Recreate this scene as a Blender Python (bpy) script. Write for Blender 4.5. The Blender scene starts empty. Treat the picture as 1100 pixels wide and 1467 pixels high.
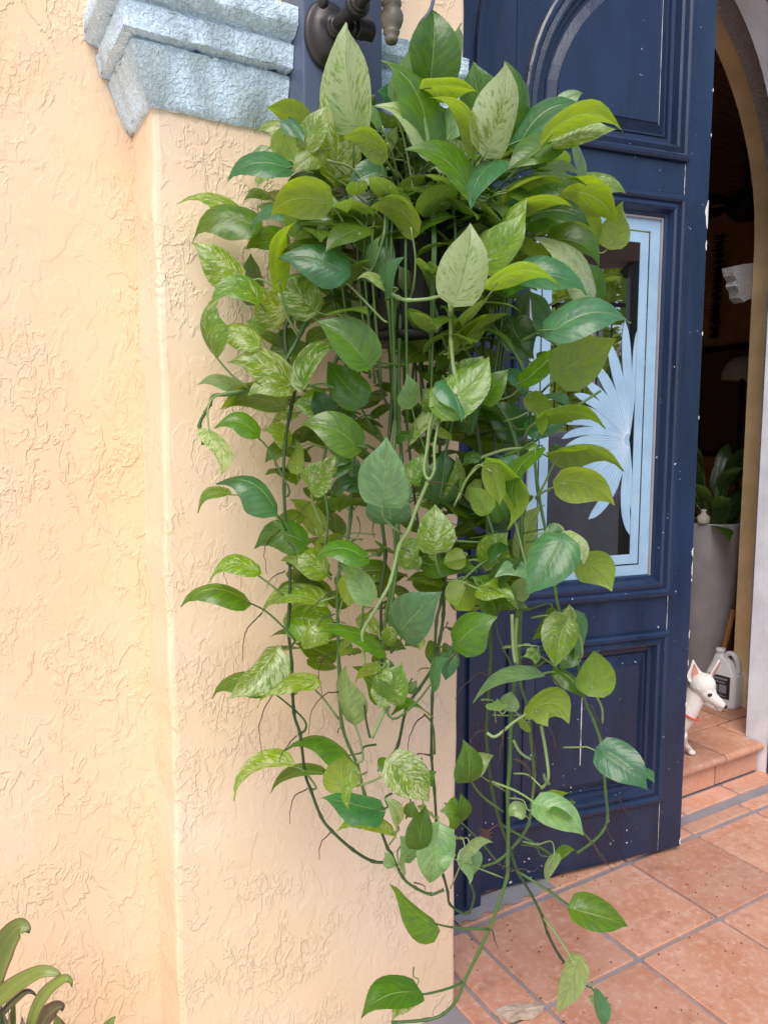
import bpy, bmesh, math, random
from mathutils import Vector, Matrix
random.seed(7)
S = bpy.context.scene
COL = S.collection
rad = math.radians

# ------------------------------------------------------------ camera
CAM_H, PITCH, YAW, FPX = 1.40, 6.08, 59.7, 1080.0
IW, IH = 1100.0, 1467.0
p_, a_ = rad(PITCH), rad(YAW)
FW = Vector((math.cos(a_)*math.cos(p_), math.sin(a_)*math.cos(p_), -math.sin(p_)))
RT = Vector((math.sin(a_), -math.cos(a_), 0))
UP = RT.cross(FW)
EYE = Vector((0, 0, CAM_H))
cd = bpy.data.cameras.new('camera'); cam = bpy.data.objects.new('camera', cd); COL.objects.link(cam)
cam.matrix_world = Matrix(((RT.x, UP.x, -FW.x, EYE.x), (RT.y, UP.y, -FW.y, EYE.y), (RT.z, UP.z, -FW.z, EYE.z), (0, 0, 0, 1)))
cd.sensor_fit = 'VERTICAL'; cd.sensor_height = 36.0; cd.lens = FPX/IH*36.0
cd.clip_start = 0.02; cd.clip_end = 500
S.camera = cam

# ------------------------------------------------------------ sky, sun, exposure
SUN_EL, SUN_AZ = 52.0, -128.0        # veiled sun over the photographer's left shoulder; azimuth from +X towards +Y
w = bpy.data.worlds.new('World'); S.world = w; w.use_nodes = True
nt = w.node_tree; bg = nt.nodes['Background']
sky = nt.nodes.new('ShaderNodeTexSky'); sky.sky_type = 'NISHITA'; sky.sun_disc = False
sky.sun_elevation = rad(SUN_EL); sky.sun_rotation = rad(90-SUN_AZ); sky.air_density = 1.0; sky.dust_density = 2.0; sky.ozone_density = 1.0
nt.links.new(sky.outputs[0], bg.inputs[0]); bg.inputs[1].default_value = 0.11
sl = bpy.data.lights.new('sun', 'SUN'); sl.energy = 1.5; sl.angle = rad(40); sl.color = (1, .945, .87)
so = bpy.data.objects.new('sun', sl); COL.objects.link(so)
sd = Vector((math.cos(rad(SUN_AZ))*math.cos(rad(SUN_EL)), math.sin(rad(SUN_AZ))*math.cos(rad(SUN_EL)), math.sin(rad(SUN_EL))))
so.rotation_euler = sd.to_track_quat('Z', 'Y').to_euler()
S.view_settings.view_transform = 'Standard'; S.view_settings.look = 'None'
S.view_settings.exposure = .86; S.view_settings.gamma = 1.0; S.view_settings.use_curve_mapping = False
S.render.engine = 'CYCLES'
S.cycles.max_bounces = 8; S.cycles.diffuse_bounces = 5; S.cycles.glossy_bounces = 3; S.cycles.transmission_bounces = 4
S.cycles.transparent_max_bounces = 6; S.cycles.use_denoising = True

# ------------------------------------------------------------ measuring helpers
def ray(x, y): return FW + RT*((x-550)/FPX) - UP*((y-733.5)/FPX)
def at(x, y, D): return EYE + ray(x, y)*D                 # D metres in front of the eye
def on_y(x, y, Y): d = ray(x, y); return EYE + d*(Y/d.y)
def on_z(x, y, Z): d = ray(x, y); return EYE + d*((Z-CAM_H)/d.z)

# ------------------------------------------------------------ object helpers
def tag(o, label=None, cat=None, group=None, kind=None):
    if label: o['label'] = label
    if cat: o['category'] = cat
    if group: o['group'] = group
    if kind: o['kind'] = kind
    return o
def empty(name, loc, rz=0.0, **k):
    o = bpy.data.objects.new(name, None); COL.objects.link(o); o.location = loc; o.rotation_euler = (0, 0, rz)
    o.empty_display_size = .05
    return tag(o, **k)
def link_mesh(name, me, mat, parent=None, smooth=False, world=True):
    o = bpy.data.objects.new(name, me); COL.objects.link(o)
    if mat is not None and not me.materials: me.materials.append(mat)
    if smooth: me.polygons.foreach_set('use_smooth', [True]*len(me.polygons))
    if parent:
        o.parent = parent
        if world:                                  # mesh was given in world space, thing sits elsewhere
            bpy.context.view_layer.update() if False else None
            o.matrix_parent_inverse = world_matrix(parent).inverted()
    return o
def world_matrix(o):
    m = Matrix.LocRotScale(o.location, o.rotation_euler, o.scale)
    if o.parent: m = world_matrix(o.parent) @ o.matrix_parent_inverse @ m
    return m
class MB:
    """collects shapes into one mesh"""
    def __init__(s): s.v = []; s.f = []; s.uv = None
    def add(s, vs, fs):
        b = len(s.v); s.v += [tuple(v) for v in vs]; s.f += [tuple(i+b for i in f) for f in fs]; return s
    def box(s, x0, y0, z0, x1, y1, z1):
        return s.add([(x0,y0,z0),(x1,y0,z0),(x1,y1,z0),(x0,y1,z0),(x0,y0,z1),(x1,y0,z1),(x1,y1,z1),(x0,y1,z1)],
            [(0,3,2,1),(4,5,6,7),(0,1,5,4),(1,2,6,5),(2,3,7,6),(3,0,4,7)])
    def tube(s, pts, r, n=8, caps=True):
        pts = [Vector(p) for p in pts]; m = len(pts)
        rs = r if isinstance(r, (list, tuple)) else [r]*m
        t0 = (pts[1]-pts[0]).normalized()
        ax = t0.orthogonal().normalized(); vs = []
        for i, p in enumerate(pts):
            t = (pts[min(i+1, m-1)]-pts[max(i-1, 0)])
            t = t.normalized() if t.length > 1e-9 else t0
            ax = ax - t*ax.dot(t); ax = ax.normalized() if ax.length > 1e-6 else t.orthogonal().normalized()
            bx = t.cross(ax)
            for k in range(n):
                a = 2*math.pi*k/n; vs.append(p + (ax*math.cos(a)+bx*math.sin(a))*rs[i])
        fs = [(i*n+k, i*n+(k+1) % n, (i+1)*n+(k+1) % n, (i+1)*n+k) for i in range(m-1) for k in range(n)]
        if caps: fs += [tuple(range(n-1, -1, -1)), tuple((m-1)*n+k for k in range(n))]
        return s.add(vs, fs)
    def lathe(s, c, prof, n=24, axis=None):
        """prof: (radius, height) along axis from c"""
        c = Vector(c); ax = Vector(axis or (0,0,1)).normalized(); q = ax.to_track_quat('Z', 'Y')
        vs = [c + q @ Vector((r*math.cos(2*math.pi*k/n), r*math.sin(2*math.pi*k/n), h)) for r, h in prof for k in range(n)]
        m = len(prof)
        fs = [(i*n+k, i*n+(k+1) % n, (i+1)*n+(k+1) % n, (i+1)*n+k) for i in range(m-1) for k in range(n)]
        return s.add(vs, fs)
    def ball(s, c, rx, ry, rz, n=12, m=8, rot=None):
        vs = []; c = Vector(c)
        for i in range(m+1):
            th = math.pi*i/m
            for k in range(n):
                a = 2*math.pi*k/n
                v = Vector((rx*math.sin(th)*math.cos(a), ry*math.sin(th)*math.sin(a), rz*math.cos(th)))
                vs.append(c + (rot @ v if rot else v))
        fs = [(i*n+k, (i+1)*n+k, (i+1)*n+(k+1) % n, i*n+(k+1) % n) for i in range(m) for k in range(n)]
        return s.add(vs, fs)
    def mesh(s, name='mesh'):
        me = bpy.data.meshes.new(name); me.from_pydata(s.v, [], s.f); me.update(); return me
    def build(s, name, mat, parent=None, smooth=False, bevel=0, world=True, seg=2):
        me = s.mesh(name)
        if bevel:
            bm = bmesh.new(); bm.from_mesh(me); bmesh.ops.remove_doubles(bm, verts=bm.verts, dist=1e-5)
            es = [e for e in bm.edges if len(e.link_faces) == 2 and e.calc_face_angle(0) > .5]
            bmesh.ops.bevel(bm, geom=es, offset=bevel, segments=seg, affect='EDGES', profile=.6)
            bm.to_mesh(me); bm.free()
        return link_mesh(name, me, mat, parent, smooth, world)
def catmull(pts, k=4):
    pts = [Vector(p) for p in pts]
    if len(pts) < 3: return pts
    P = [pts[0]*2-pts[1]]+pts+[pts[-1]*2-pts[-2]]; out = []
    for i in range(1, len(P)-2):
        a, b, c, d = P[i-1:i+3]
        for j in range(k):
            t = j/k; out.append(.5*((2*b)+(c-a)*t+(2*a-5*b+4*c-d)*t*t+(3*b-a-3*c+d)*t**3))
    return out+[pts[-1]]
def miter(path, closed):
    """unit offset vectors (to the left of travel) of a 2-D polyline, mitred"""
    n = len(path); out = []
    for i in range(n):
        a = Vector(path[(i-1) % n]) if closed or i else None
        b = Vector(path[i]); c = Vector(path[(i+1) % n]) if closed or i < n-1 else None
        d1 = (b-a).normalized() if a is not None else None; d2 = (c-b).normalized() if c is not None else None
        if d1 is None: d1 = d2
        if d2 is None: d2 = d1
        n1 = Vector((-d1.y, d1.x)); n2 = Vector((-d2.y, d2.x)); m = (n1+n2)
        m = m.normalized(); out.append(m/max(.3, m.dot(n1)))
    return out
def sweep(mb, path, prof, fn, closed=True):
    """profile (left offset, height) swept along a 2-D path; fn maps (x, y, h) to world"""
    off = miter(path, closed); m = len(prof); n = len(path)
    vs = [fn(path[i][0]+off[i].x*o, path[i][1]+off[i].y*o, h) for i in range(n) for o, h in prof]
    fs = []
    for i in range(n if closed else n-1):
        j = (i+1) % n
        for k in range(m-1): fs.append((i*m+k, j*m+k, j*m+k+1, i*m+k+1))
    if not closed: fs += [tuple(range(m)), tuple((n-1)*m+k for k in range(m-1, -1, -1))]
    return mb.add(vs, fs)

# ------------------------------------------------------------ material helpers
class NT:
    def __init__(s, name):
        s.m = bpy.data.materials.new(name); s.m.use_nodes = True; s.t = s.m.node_tree
        s.b = s.t.nodes['Principled BSDF']; s.out = s.t.nodes['Material Output']
    def n(s, ty, props=None, **inp):
        nd = s.t.nodes.new('ShaderNode'+ty)
        for k, v in (props or {}).items(): setattr(nd, k, v)
        for k, v in inp.items():
            key = int(k[1:]) if k[0] == 'i' and k[1:].isdigit() else k.replace('_', ' ')
            s.set(nd.inputs[key], v)
        return nd
    def set(s, sock, v):
        if isinstance(v, bpy.types.NodeSocket): s.t.links.new(v, sock)
        elif isinstance(v, bpy.types.Node): s.t.links.new(v.outputs[0], sock)
        else: sock.default_value = v
    def coord(s, kind='Object'): return s.n('TexCoord').outputs[kind]
    def map(s, v, scale=(1,1,1), loc=(0,0,0), rot=(0,0,0)): return s.n('Mapping', None, Vector=v, Scale=scale, Location=loc, Rotation=rot).outputs[0]
    def noise(s, v, scale, detail=3, rough=.5, dist=0): return s.n('TexNoise', None, Vector=v, Scale=scale, Detail=detail, Roughness=rough, Distortion=dist).outputs[0]
    def math(s, op, a, b=0.0, c=None):
        nd = s.n('Math', {'operation': op}, i0=a, i1=b)
        if c is not None: s.set(nd.inputs[2], c)
        return nd.outputs[0]
    def rng(s, v, a, b, c=0.0, d=1.0, smooth=True):
        return s.n('MapRange', {'interpolation_type': 'SMOOTHSTEP' if smooth else 'LINEAR'}, Value=v, From_Min=a, From_Max=b, To_Min=c, To_Max=d).outputs[0]
    def mix(s, f, a, b):
        nd = s.t.nodes.new('ShaderNodeMix'); nd.data_type = 'RGBA'
        s.set(nd.inputs[0], f)
        for sock, v in ((nd.inputs[6], a), (nd.inputs[7], b)):
            s.set(sock, (*v, 1) if isinstance(v, tuple) and len(v) == 3 else v)
        return nd.outputs[2]
    def bump(s, h, dist, strength=1.0): return s.n('Bump', None, Height=h, Distance=dist, Strength=strength).outputs[0]
    def fin(s, col=None, rough=None, normal=None, spec=None, **k):
        if col is not None: s.set(s.b.inputs['Base Color'], (*col, 1) if isinstance(col, tuple) and len(col) == 3 else col)
        if rough is not None: s.set(s.b.inputs['Roughness'], rough)
        if normal is not None: s.set(s.b.inputs['Normal'], normal)
        if spec is not None: s.set(s.b.inputs['Specular IOR Level'], spec)
        for a, v in k.items(): s.set(s.b.inputs[a.replace('_', ' ')], v)
        return s.m
def plain(name, col, rough=.5, **k):
    t = NT(name); c = t.coord(); n = t.noise(c, 9, 4)
    n2 = t.noise(c, 120, 3)
    return t.fin(t.mix(t.rng(n, .3, .7), tuple(x*.88 for x in col), tuple(min(1, x*1.08) for x in col)), t.rng(n2, .3, .7, rough*.85, min(1, rough*1.15)), t.bump(n2, .0006, .4), **k)

def stucco(name, col, col2, ridge=.0014, sc=1.0, seed=0.0):
    t = NT(name); c = t.map(t.coord(), (1,1,1), (seed, seed, seed))
    cs = t.map(c, (1, 1, .62))
    n1 = t.noise(cs, 24*sc, 4, .55, .5)
    n3 = t.noise(cs, 52*sc, 4, .5, .4)
    mask = t.rng(t.noise(c, 5.5*sc, 3, .5), .45, .60)
    mask2 = t.rng(t.noise(t.map(c, (1,1,1), (3,7,1)), 7*sc, 3, .5), .49, .62)
    line = t.math('SUBTRACT', 1.0, t.rng(t.math('ABSOLUTE', t.math('SUBTRACT', n1, .5)), .0, .05))
    line2 = t.math('SUBTRACT', 1.0, t.rng(t.math('ABSOLUTE', t.math('SUBTRACT', n3, .5)), .0, .07))
    plate = t.math('MULTIPLY', t.rng(n1, .47, .55), .45)
    h = t.math('ADD', t.math('MULTIPLY', line, mask), t.math('MULTIPLY', t.math('MULTIPLY', line2, mask2), .75))
    h = t.math('ADD', h, plate)
    grit = t.noise(c, 190, 3, .6); mid = t.noise(c, 60, 3, .6)
    h = t.math('ADD', h, t.math('ADD', t.math('MULTIPLY', grit, .22), t.math('MULTIPLY', mid, .35)))
    blot = t.rng(t.noise(c, 2.2, 4, .6), .35, .7)
    k = t.mix(blot, col, col2)
    k = t.mix(t.math('MULTIPLY', t.rng(t.noise(c, 26, 5, .7), .62, .75), .22), k, tuple(x*.72 for x in col))
    return t.fin(k, .75, t.bump(h, ridge, 1.0), spec=.3)
def knockdown(name, col, dirty, dist=.006):
    t = NT(name); c = t.coord(); n = t.noise(c, 130, 4, .6, .2); n2 = t.noise(c, 55, 3, .5)
    h = t.math('ADD', t.rng(n, .38, .62), t.math('MULTIPLY', n2, .9))
    k = t.mix(t.rng(n, .50, .34), col, dirty)
    k = t.mix(t.math('MULTIPLY', t.rng(t.noise(c, 7, 4, .7), .58, .75), .3), k, tuple(x*.62 for x in dirty))
    return t.fin(k, .7, t.bump(h, dist, 1.0), spec=.3)

M = {}
M['wall'] = stucco('cream_stucco', (.81, .575, .36), (.82, .62, .45))
M['pier'] = stucco('pier_stucco', (.82, .61, .41), (.84, .66, .50), .0014, 1.0, 4.0)
M['cap'] = knockdown('skylight_blue_rough_paint', (.70, .87, 1.0), (.69, .81, .98), .0022)  # blue of the skylight on the cap put into its base colour
M['white_trim'] = plain('white_trim_paint', (.80, .82, .90), .5)
M['grey_rough'] = knockdown('grey_rough_plaster', (.74, .73, .78), (.58, .57, .60), .004)
M['yellow'] = plain('yellow_reveal_paint', (.88, .65, .36), .55)

def navy(name, chips=.60, col=(.010, .023, .060)):
    t = NT(name); c = t.coord()
    zc = t.n('SeparateXYZ', None, Vector=c)
    low = t.rng(zc.outputs['Z'], 1.0, .02, 0, .05, False)
    n = t.noise(c, 75, 2, .5); n2 = t.noise(t.map(c, (1,1,1), (4,2,9)), 9, 3, .6)
    spot = t.math('MULTIPLY', t.rng(t.math('ADD', n, low), .74, .755), t.rng(n2, .47, .55))
    fade = t.rng(t.noise(t.map(c, (1, 1, .25)), 6, 5, .65), .3, .75)
    k = t.mix(fade, tuple(x*.8 for x in col), tuple(x*1.45 for x in col))
    k = t.mix(spot, k, (.62, .63, .66))
    orange = t.noise(c, 130, 3, .5)
    bh = t.math('ADD', t.math('MULTIPLY', orange, .6), t.noise(t.map(c, (1,1,.12)), 40, 3))
    return t.fin(k, t.rng(fade, 0, 1, .26, .40), t.bump(bh, .0009, .8), spec=.55)
M['navy'] = navy('navy_door_paint')
M['grey_mortar'] = plain('grey_mortar', (.30, .29, .31), .9)

def tile_mat(name, a, b, c3):
    t = NT(name); rnd = t.n('ObjectInfo').outputs['Random']
    g = t.n('NewGeometry').outputs['Position']
    off = t.n('CombineXYZ', None, X=t.math('MULTIPLY', rnd, 37.0), Y=t.math('MULTIPLY', rnd, 11.0))
    v = t.n('VectorMath', {'operation': 'ADD'}, i0=g, i1=off).outputs[0]
    n = t.noise(v, 7, 5, .6, .3); n2 = t.noise(v, 45, 5, .7); n3 = t.noise(v, 230, 2, .6)
    k = t.mix(t.rng(n, .33, .68), a, b)
    k = t.mix(t.math('MULTIPLY', t.rng(n2, .46, .70), .6), k, c3)
    k = t.mix(t.math('MULTIPLY', t.rng(t.noise(v, 11, 5, .7), .55, .72), .38), k, (.26, .10, .07))
    k = t.mix(t.math('MULTIPLY', t.rng(n3, .68, .73), .4), k, (.16, .07, .05))
    hs = t.n('HueSaturation', None, Value=t.math('ADD', .86, t.math('MULTIPLY', rnd, .26)), Color=k)
    h = t.math('ADD', n2, t.math('MULTIPLY', n3, .3))
    return t.fin(hs.outputs[0], t.rng(n2, .3, .7, .42, .62), t.bump(h, .0016, .8), spec=.4)
M['tile'] = tile_mat('terracotta_tile', (.54, .24, .145), (.62, .325, .22), (.70, .48, .39))
M['tile2'] = tile_mat('orange_terracotta', (.60, .29, .18), (.64, .35, .25), (.68, .47, .39))
M['grout'] = plain('grey_grout', (.29, .26, .28), .9)
M['iron'] = plain('weathered_bronze_iron', (.055, .050, .052), .42, Metallic=.6)
M['iron_worn'] = plain('worn_bronze', (.20, .18, .15), .5, Metallic=.5)
M['slate'] = plain('slate_blue_board_paint', (.085, .11, .18), .42)
M['black'] = plain('black_plastic', (.005, .005, .005), .5)
M['dark'] = plain('dark_interior_wood', (.11, .062, .042), .6)
M['ochre'] = plain('interior_ochre_paint', (.52, .30, .10), .7)
M['chip'] = plain('bare_white_chip', (.72, .70, .68), .8)

# ------------------------------------------------------------ setting: ground, floor tiles
XL, XR = 1.31, 2.85           # door opening
PX0, PX1, PY, WY = .347, 1.013, 1.39, 1.545   # pier left, right, front; main wall
AC, AZ, AR = 2.08, 2.345, .775  # arch centre x, spring height, radius
g = MB(); g.box(-30, -40, -.5, 30, .0, -.012); g.box(-30, .0, -.5, .6, 8, -.012)
gt = NT('pale_paving'); gc = gt.coord()
M['ground'] = gt.fin(gt.mix(gt.rng(gt.noise(gc, 1.5, 5, .6), .3, .7), (.56, .53, .48), (.64, .60, .55)), .85, gt.bump(gt.noise(gc, 60, 4), .003, .6))
g.build('ground', M['ground']); bpy.data.objects['ground']['kind'] = 'structure'
fl = MB().box(.603, .003, -.4, 5.0, 1.826, -.007).build('floor', M['grout']); fl['kind'] = 'structure'
xs = [.42, .75, 1.077, 1.205, 1.535, 1.868, 2.20, 2.53, 2.86, 3.19, 3.52, 3.85, 4.18]
ys = [.30, .625, .95, 1.277, 1.607]
GW = .0062
def tile_at(x0, y0, x1, y1, parent, mat, z=0., jit=.0012, name='tile', th=.02):
    a = random.uniform(-jit, jit); e = GW + random.uniform(-.0012, .0012)
    mb = MB(); x0 += e; x1 -= e; y0 += e; y1 -= e
    r = .007; pts = []
    for cx, cy, s in ((x0+r, y0+r, 180), (x1-r, y0+r, 270), (x1-r, y1-r, 0), (x0+r, y1-r, 90)):
        for q in (0, 45, 90): pts.append((cx+r*math.cos(rad(s+q))+random.uniform(-1,1)*.0008, cy+r*math.sin(rad(s+q))+random.uniform(-1,1)*.0008))
    n = len(pts); cx, cy = (x0+x1)/2, (y0+y1)/2
    ins = [(cx+(px-cx)*(1-.003/max(.02,abs(x1-x0)/2)), cy+(py-cy)*(1-.003/max(.02,abs(y1-y0)/2))) for px, py in pts]
    vs = [(px, py, z-th) for px, py in pts]+[(px, py, z-.0028+a) for px, py in pts]+[(px, py, z+a) for px, py in ins]
    fs = [(i, (i+1) % n, n+(i+1) % n, n+i) for i in range(n)]+[(n+i, n+(i+1) % n, 2*n+(i+1) % n, 2*n+i) for i in range(n)]+[tuple(2*n+i for i in range(n))]
    return mb.add(vs, fs).build(name, mat, parent)
for j in range(len(ys)-1):
    for i in range(1, len(xs)-1):
        if xs[i] < .6: continue
        if j == 3 and xs[i+1] <= 1.1 : 
            tile_at(PX1-.0, ys[j], xs[i+1], ys[j+1], fl, M['tile']); continue
        tile_at(xs[i], ys[j], xs[i+1], ys[j+1], fl, M['tile'])
bx = [1.20, 1.54, 1.87, 2.20, 2.53, 2.86, 3.2]
for i in range(len(bx)-1): tile_at(bx[i], 1.613, bx[i+1], 1.680, fl, M['tile2'])
bx = [1.36, 1.68, 1.98, 2.29, 2.605, 2.92]
for i in range(len(bx)-1): tile_at(bx[i], 1.715, bx[i+1], 1.812, fl, M['tile2'])
# grey mortar smear under the door and a patch at the pier foot
mb = MB(); n = 26; vs = []; 
n = 60
for i in range(n+1):
    x = 1.20+i/n*.36; vs += [(x, 1.628+.008*math.sin(i*.5)+random.uniform(-.0015,.0015), .0035), (x, 1.70, .0045)]
mb.add(vs, [(2*i, 2*i+2, 2*i+3, 2*i+1) for i in range(n)]); mb.build('mortar_patch', M['grey_mortar'], fl)
# interior floor + step
step = MB().box(1.0, 1.828, -.1, 5.2, 5.4, .108).build('step', M['grout']); step['kind'] = 'structure'
sx = [1.31, 1.64, 1.965, 2.29, 2.61, 2.853]
for i in range(len(sx)-1):            # rounded nosing tiles and risers
    x0, x1 = sx[i]+.004, sx[i+1]-.004
    Y0, Y1 = 1.784, 2.012; pr = []
    for q in range(0, 181, 30): pr.append((Y0+.016-.016*math.sin(rad(q)), .109-.016*math.cos(rad(q))))
    pr = [(1.86, .093)]+pr+[(Y1-.004, .125), (Y1-.004, .10)]
    m_ = len(pr)
    MB().add([(x, y, z) for x in (x0, x1) for y, z in pr], [tuple(range(m_)), tuple(range(2*m_-1, m_-1, -1))]+[(k, (k+1) % m_, m_+(k+1) % m_, m_+k)[::-1] for k in range(m_)]).build('nosing_tile', M['tile'], step)
    MB().box(x0-.03 if i else x0, 1.812, .003, x1-.03 if i < 4 else x1, 1.826, .089).build('riser_tile', M['tile2'], step, bevel=.002)
tile_at(2.857, 1.876, 3.17, 2.012, step, M['tile'], z=.125)
for ix in range(11):
    for iy in range(7):
        x0 = .65+ix*.33; y0 = 2.012+iy*.32
        tile_at(x0, y0, x0+.33, y0+.32, step, M['tile'], z=.125)

# ------------------------------------------------------------ house walls
hw = empty('house_wall', (-2, WY, 0), label='cream textured stucco wall of the house left of the pier', cat='wall')
MB().box(-9, WY, -.3, PX0+.06, WY+.28, 4.6).build('wall', M['wall'], hw)
t_ = MB().box(-9.1, WY-.02, 4.602, 5.6, 6.2, 4.85); t_.build('roof', M['white_trim'], hw)
MB().box(-9, 5.9, -.3, 5.5, 6.1, 4.6).build('wall', M['wall'], hw)
MB().box(-9.2, WY+.3, -.3, -9.0, 6.1, 4.6).build('wall', M['wall'], hw)

pier = empty('pier', (PX0, PY, 0), label='cream stucco pier with moulded cap tinted skylight blue, behind the hanging plant', cat='pier')
pm = MB()
def pierbox(z0, z1):
    nz = max(2, int((z1-z0)/.05)); r = .012; prof = []
    corners = [(PX0, WY+.3), None, None, (PX1, 1.70)]
    out = [(PX0, 1.70)]
    for q in range(0, 91, 30): out.append((PX0+r-r*math.cos(rad(q)), PY+r-r*math.sin(rad(q))))
    for q in range(0, 91, 30): out.append((PX1-r+r*math.sin(rad(q)), PY+r-r*math.cos(rad(q))))
    out.append((PX1, 1.70)); vs = []; m_ = len(out)
    for k in range(nz+1):
        z = z0+(z1-z0)*k/nz
        for i, (x, y) in enumerate(out):
            w_ = .0022*math.sin(z*9+1)+.0014*math.sin(z*31)+random.uniform(-.0006, .0006)
            vs.append((x+(w_ if 0 < i < m_-1 else 0), y+(w_*.4 if 0 < i < m_-1 else 0), z))
    fs = [(k*m_+i, k*m_+i+1, (k+1)*m_+i+1, (k+1)*m_+i) for k in range(nz) for i in range(m_-1)]
    fs += [tuple(range(m_-1, -1, -1)), tuple(nz*m_+i for i in range(m_))]
    pm.add(vs, fs)
pierbox(-.02, 4.55)
pm.build('wall', M['pier'], pier, smooth=False)
# cap moulding: profile (outward offset, z) swept along front and left return
cp = [(-.03, 1.962), (.006, 1.958), (.012, 1.968), (.041, 2.041), (.041, 2.048), (.030, 2.054), (.056, 2.056), (.062, 2.092), (.050, 2.104), (.070, 2.108), (.082, 2.118), (.083, 2.150), (-.03, 2.158)]
cq = [cp[0]]
for (o0, z0), (o1, z1), (o2, z2) in zip(cp, cp[1:], cp[2:]):     # doubled points keep the arrises crisp
    for a, b_ in ((o0-o1, z0-z1), (o2-o1, z2-z1)):
        l_ = math.hypot(a, b_); cq.append((o1+a/l_*.0009, z1+b_/l_*.0009))
cp = cq+[cp[-1]]
def cap_run(path, flip=1):
    b = MB(); pts = [Vector(p) for p in path]; dense = [pts[0]]; 
    for a, c in zip(pts, pts[1:]):
        k = max(1, int((c-a).length/.012))
        dense += [a+(c-a)*(j/k) for j in range(1, k+1)]
    off = miter(dense, False); mm = len(cp); vs = []
    for i, p in enumerate(dense):
        for k, (o, z) in enumerate(cp):
            j_ = 0 if k in (0, mm-1) else random.gauss(0, .0011)
            vs.append((p.x+off[i].x*(o+j_), p.y+off[i].y*(o+j_), z+(0 if k in (0, mm-1) else random.gauss(0, .0009))))
    n_ = len(dense)
    fs = [(i*mm+k, i*mm+k+1, (i+1)*mm+k+1, (i+1)*mm+k) for i in range(n_-1) for k in range(mm-1)]
    fs += [tuple(range(mm)), tuple((n_-1)*mm+k for k in range(mm-1, -1, -1))]
    return b.add(vs, fs)
# travel so that "left" is outward: from wall corner up the left side, then along the front to the right
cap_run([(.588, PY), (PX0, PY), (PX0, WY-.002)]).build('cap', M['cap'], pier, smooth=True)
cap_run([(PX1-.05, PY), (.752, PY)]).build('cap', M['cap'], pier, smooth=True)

# arched wall around the doorway
def arch_path(r, zc=None, z0=.0, n=40):
    zc = AZ if zc is None else zc
    pts = [(AC-r, z0)] + [(AC-r, z0+(zc-z0)*k/4) for k in range(1, 4)]
    pts += [(AC-r*math.cos(math.pi*k/n), zc+r*math.sin(math.pi*k/n)) for k in range(n+1)]
    pts += [(AC+r, z0+(zc-z0)*k/4) for k in (3, 2, 1)] + [(AC+r, z0)]
    return pts
def arch_slab(r0, outer, y0, y1, z0=0.):
    """solid between the arch of radius r0 and an outer arch (radius) or the wall rectangle"""
    P = arch_path(r0, z0=z0)
    if isinstance(outer, float): Q = arch_path(outer, z0=z0)
    else:
        x0, x1, zt = outer; Q = []
        for x, z in P:
            if z <= AZ: Q.append((x0 if x < AC else x1, z))
            else:
                a = math.atan2(z-AZ, x-AC); t = 1e9
                if math.cos(a) > 1e-6: t = min(t, (x1-AC)/math.cos(a))
                if math.cos(a) < -1e-6: t = min(t, (x0-AC)/math.cos(a))
                if math.sin(a) > 1e-6: t = min(t, (zt-AZ)/math.sin(a))
                Q.append((AC+t*math.cos(a), AZ+t*math.sin(a)))
    n = len(P); b = MB(); vs = []
    for (x, z), (X, Z) in zip(P, Q): vs += [(x, y0, z), (X, y0, Z), (X, y1, Z), (x, y1, z)]
    fs = []
    for i in range(n-1):
        for k in range(4): fs.append((4*i+k, 4*i+(k+1) % 4, 4*(i+1)+(k+1) % 4, 4*(i+1)+k))
    fs += [(0, 3, 2, 1), tuple(4*(n-1)+k for k in range(4))]
    return b.add(vs, fs)
dw = empty('doorway_wall', (AC, 1.78, 0), label='arched doorway wall with white, grey and yellow reveal around the open entrance', cat='doorway')
arch_slab(AR+.004, (PX1-.2, 5.4, 4.59), 1.775, 1.874, z0=-.01).build('reveal', M['white_trim'], dw)
AZ_ = AZ; AZ = 2.20
arch_slab(1.066, (PX1-.2, 5.4, 4.59), 1.8742, 2.070, z0=-.01).build('reveal_band', M['grey_rough'], dw)
arch_slab(1.070, (PX1-.2, 5.4, 4.59), 2.0702, 2.146, z0=-.01).build('reveal', M['yellow'], dw)
AZ = AZ_
# white plaster strip beside the frame
MB().box(PX1+.002, 1.60, -.01, 1.150, 1.774, 4.5).build('wall', M['white_trim'], dw)

# navy arched door frame
fr = empty('door_frame', (1.25, 1.72, 0), label='navy arched door frame standing against the doorway wall', cat='door frame')
arch_slab(AR, AR+.145, 1.665, 1.773, z0=0.004).build('frame', M['navy'], fr, bevel=.003)
arch_slab(AR+.045, AR+.062, 1.652, 1.6645, z0=0.02).build('bead', M['navy'], fr, bevel=.003)
"""door leaf, local axes: u along the leaf, v outwards, z up"""
DA = rad(-10.31); DU = Vector((math.cos(DA), math.sin(DA), 0)); DN = Vector((DU.y, -DU.x, 0)); DO = Vector((1.312, 1.706, 0))
def dp(u, z, h): return DO + DU*u + DN*h + Vector((0, 0, z))
door = empty('door_leaf', DO, DA, label='navy blue arched wooden door leaf with etched glass window, ajar', cat='door')
LW = .766
def dbox(u0, z0, u1, z1, h0, h1):
    b = MB(); c = [dp(u, z, h) for z in (z0, z1) for (u, h) in ((u0, h1), (u1, h1), (u1, h0), (u0, h0))]
    return b.add(c, [(0,3,2,1),(4,5,6,7),(0,1,5,4),(1,2,6,5),(2,3,7,6),(3,0,4,7)])
def topz(u):  # underside of the arch over the closed leaf
    return AZ + math.sqrt(max(0, (AR-.02)**2-(LW+.0-u)**2)) if u < LW else 3.11
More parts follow.
